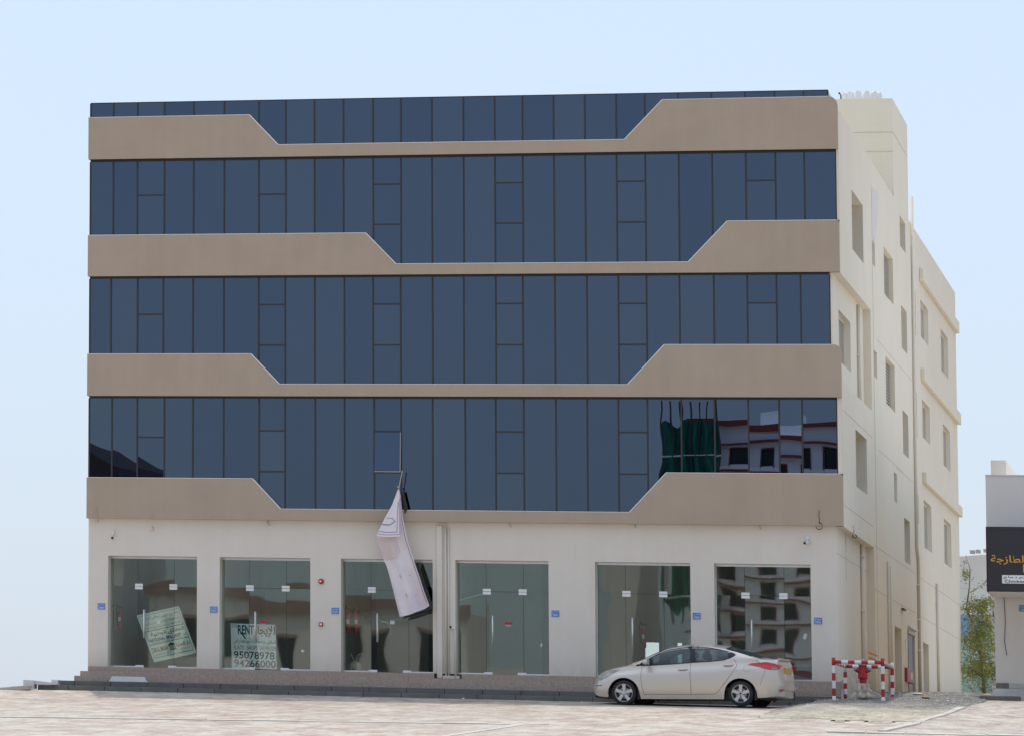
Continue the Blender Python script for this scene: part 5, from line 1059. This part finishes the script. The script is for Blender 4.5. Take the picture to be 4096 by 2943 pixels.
def leaflet(c, s_):
    a = rnd_.uniform(0, 6.28); d = Vector((math.cos(a), math.sin(a) * .8, rnd_.uniform(-1.1, .3))).normalized(); u = d.orthogonal().normalized(); w_ = d.cross(u)
    n = (u * math.cos(a * 3) + w_ * math.sin(a * 3)) * s_ * .24
    lf.add([c - n * .3, c + d * s_ * .5 - n, c + d * s_, c + d * s_ * .5 + n], [(0, 1, 2, 3)])
for p0, p1, p2 in br_:
    for k in range(150):
        t = rnd_.random() ** .6; q = p0.lerp(p1, t) if rnd_.random() < .4 else p1.lerp(p2, t); leaflet(q + Vector((rnd_.gauss(0, .085), rnd_.gauss(0, .2), rnd_.gauss(-.03, .09))), rnd_.uniform(.05, .10))
for q0, q1, q2 in up:
    for k in range(60):
        t = rnd_.random(); q = Vector(q0).lerp(Vector(q1), t) if rnd_.random() < .4 else Vector(q1).lerp(Vector(q2), t); leaflet(q + Vector((rnd_.gauss(0, .03), rnd_.gauss(0, .1), rnd_.gauss(0, .035))), rnd_.uniform(.04, .08))
for k in range(150): leaflet(Vector((-.42 + rnd_.gauss(0, .09), rnd_.gauss(0, .2), 4.12 + rnd_.gauss(0, .10))), rnd_.uniform(.05, .09))
for k in range(90): leaflet(Vector((.30 + rnd_.gauss(0, .09), rnd_.gauss(0, .2), 3.92 + rnd_.gauss(0, .06))), rnd_.uniform(.04, .08))
for k in range(1500): leaflet(Vector((rnd_.gauss(.02, .28), rnd_.gauss(0, .5), rnd_.uniform(.3, 2.5))), rnd_.uniform(.05, .10))
lf.build('crown', 'leaf', tree)
for k in range(46):
    x = rnd_.uniform(-.5, .5); z_ = rnd_.uniform(.8, 3.1) if k < 34 else rnd_.uniform(2.8, 3.5); y = rnd_.uniform(-.6, .2); L_ = rnd_.uniform(.14, .30); pods.tube([(x, y, z_), (x + .01, y, z_ - L_ / 2), (x + .02, y, z_ - L_)], [.006, .011, .004], 4)
pods.build('seed_pods', 'pod', tree)

# ------------------------------------------------------------------ buildings across the parking, behind the camera: what the glass reflects
ow = empty('apartment_building', (-8, -176, -7), 'white apartment building with maroon cornices, mirrored in the first floor glass at the right', 'building')
def op(mb, name, M, par=ow, loc=(-8, -176, -7)): return local(mb, loc).build(name, M, par)
holes = []; rw = random.Random(5)
FZ = [17.0 - 1.5 * k for k in range(9)]
for z_ in FZ:
    x = -20.6; k = 0
    while x < 6: w_ = (.62, .78, 1.0)[(k * 5) % 3]; holes.append((x, x + w_, z_ - .25, z_ + .62 + (.1 if w_ > .9 else 0))); x += w_ + (.75, 1.05, .9)[k % 3]; k += 1
X_ = sorted({-21.5, 18, *[h[0] for h in holes], *[h[1] for h in holes]}); Z_ = sorted({-7, 19.0, *[h[2] for h in holes], *[h[3] for h in holes]}); mb = MB()
for p, q in zip(X_, X_[1:]):
    for r_, s_ in zip(Z_, Z_[1:]):
        if any(h[0] < (p + q) / 2 < h[1] and h[2] < (r_ + s_) / 2 < h[3] for h in holes): continue
        mb.add([(p, -176, r_), (q, -176, r_), (q, -176, s_), (p, -176, s_)], [(0, 1, 2, 3)])
mb.box(-21.5, 18, -190, -177, -7, 18.9).add([(-21.5, -176, -7), (-21.5, -177, -7), (-21.5, -177, 19), (-21.5, -176, 19)], [(0, 1, 2, 3)]); op(mb, 'wall', 'oppwhite')
for h in holes:
    f_ = op(MB().box(h[0] - .06, h[1] + .06, -176.0, -175.95, h[3], h[3] + .06).box(h[0] - .06, h[0], -176, -175.95, h[2] - .05, h[3]).box(h[1], h[1] + .06, -176, -175.95, h[2] - .05, h[3]), 'window_surround', 'cornice'); op(bx(h[0], h[1], -176.5, -176.4, h[2], h[3]), 'window', 'oppwin', f_)
for z_, t_ in ((19.0, .30), (17.95, .12)) + tuple((z_ - .62, .10) for z_ in FZ): op(bx(-21.8, 18.2, -176.9 if z_ > 18.5 else -176, -175.6, z_, z_ + t_), 'cornice', 'cornice')
op(bx(-17.5, -15.6, -182, -179, 18.9, 20.2), 'stair_head', 'oppwhite'); op(bx(-10.0, -6.5, -181, -178, 18.9, 20.4), 'stair_head', 'oppwhite'); op(bx(-10.2, -6.3, -181, -177.8, 20.4, 20.6), 'cornice', 'cornice')
sn = empty('scaffold', (-23, -174, -7), 'green netted scaffold in front of the white apartment building, seen only as a reflection', 'scaffold'); SL = (-23, -174, -7)
rows = [[(-22.9 + 3.1 * j / 20, -174 + .25 * math.sin(j * 1.3 + i * .4), 8.6 + 10.4 * i / 14 + .15 * math.sin(j)) for j in range(21)] for i in range(15)]
op(MB().grid(rows), 'netting', 'net', sn, SL)
for k in range(7): op(MB().tube([(-22.9 + k * .52, -173.9, 8), (-22.9 + k * .52, -173.9, 20.3)], .05, 5), 'scaffold_pole', 'darkgrey', sn, SL)
for k in range(3): op(MB().tube([(-23, -173.85, 9 + 4 * k), (-19.7, -173.85, 9.2 + 4 * k)], .05, 5), 'scaffold_rail', 'whitec', sn, SL)
cb = empty('cream_building', (-34, -178, -7), 'long cream shop building across the parking with dark awnings, mirrored in the shop glass', 'building'); CL = (-34, -178, -7)
op(bx(-33.8, -24.8, -190, -178, -7, 5.0).box(-26.6, -24.9, -190, -177.9, -7, 12.5).box(-52, -33.9, -190, -178, -7, 9.2), 'wall', 'oppcream', cb, CL)
for k in range(6):
    x = -51 + k * 2.9; w_ = op(bx(x, x + 1.5, -178, -177.93, 5.4, 7.6), 'window', 'oppwin', cb, CL); op(bx(x - .1, x + 1.6, -177.99, -177.8, 7.6, 7.8), 'window_hood', 'opprust', w_, CL)
op(bx(-52.3, -33.7, -178.5, -176.2, 3.2, 4.3), 'awning', 'opprust', cb, CL); op(bx(-52.2, -33.8, -178.2, -177.7, 8.9, 9.6), 'eave', 'opprust', cb, CL)
for k in range(9): op(bx(-51.8 + k * 2.1, -51.3 + k * 2.1, -176.6, -176.2, -7, 3.2), 'column', 'oppgrey', cb, CL)
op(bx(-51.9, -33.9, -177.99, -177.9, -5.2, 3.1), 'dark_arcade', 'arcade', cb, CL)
db = empty('dark_roofed_building', (-60, -176, -7), 'grey building with deep dark roof eave, mirrored at the far left of the glass', 'building'); DL = (-60, -176, -7)
op(bx(-75, -54.2, -190, -176, -7, 16.0), 'wall', 'oppgrey', db, DL); op(MB().prism([(-76, 15.2), (-53.2, 15.2), (-53.4, 16.6), (-56.5, 18.5), (-76, 19.0)], -190, -174.6), 'roof', 'oppbrown', db, DL)
for k in range(4):
    for j in range(4): op(bx(-57 - k * 4, -55.4 - k * 4, -176, -175.93, 12.0 - j * 3.6, 14.4 - j * 3.6), 'window', 'oppwin', db, DL)
fcar = None
bpy.data.objects.remove(_fo)
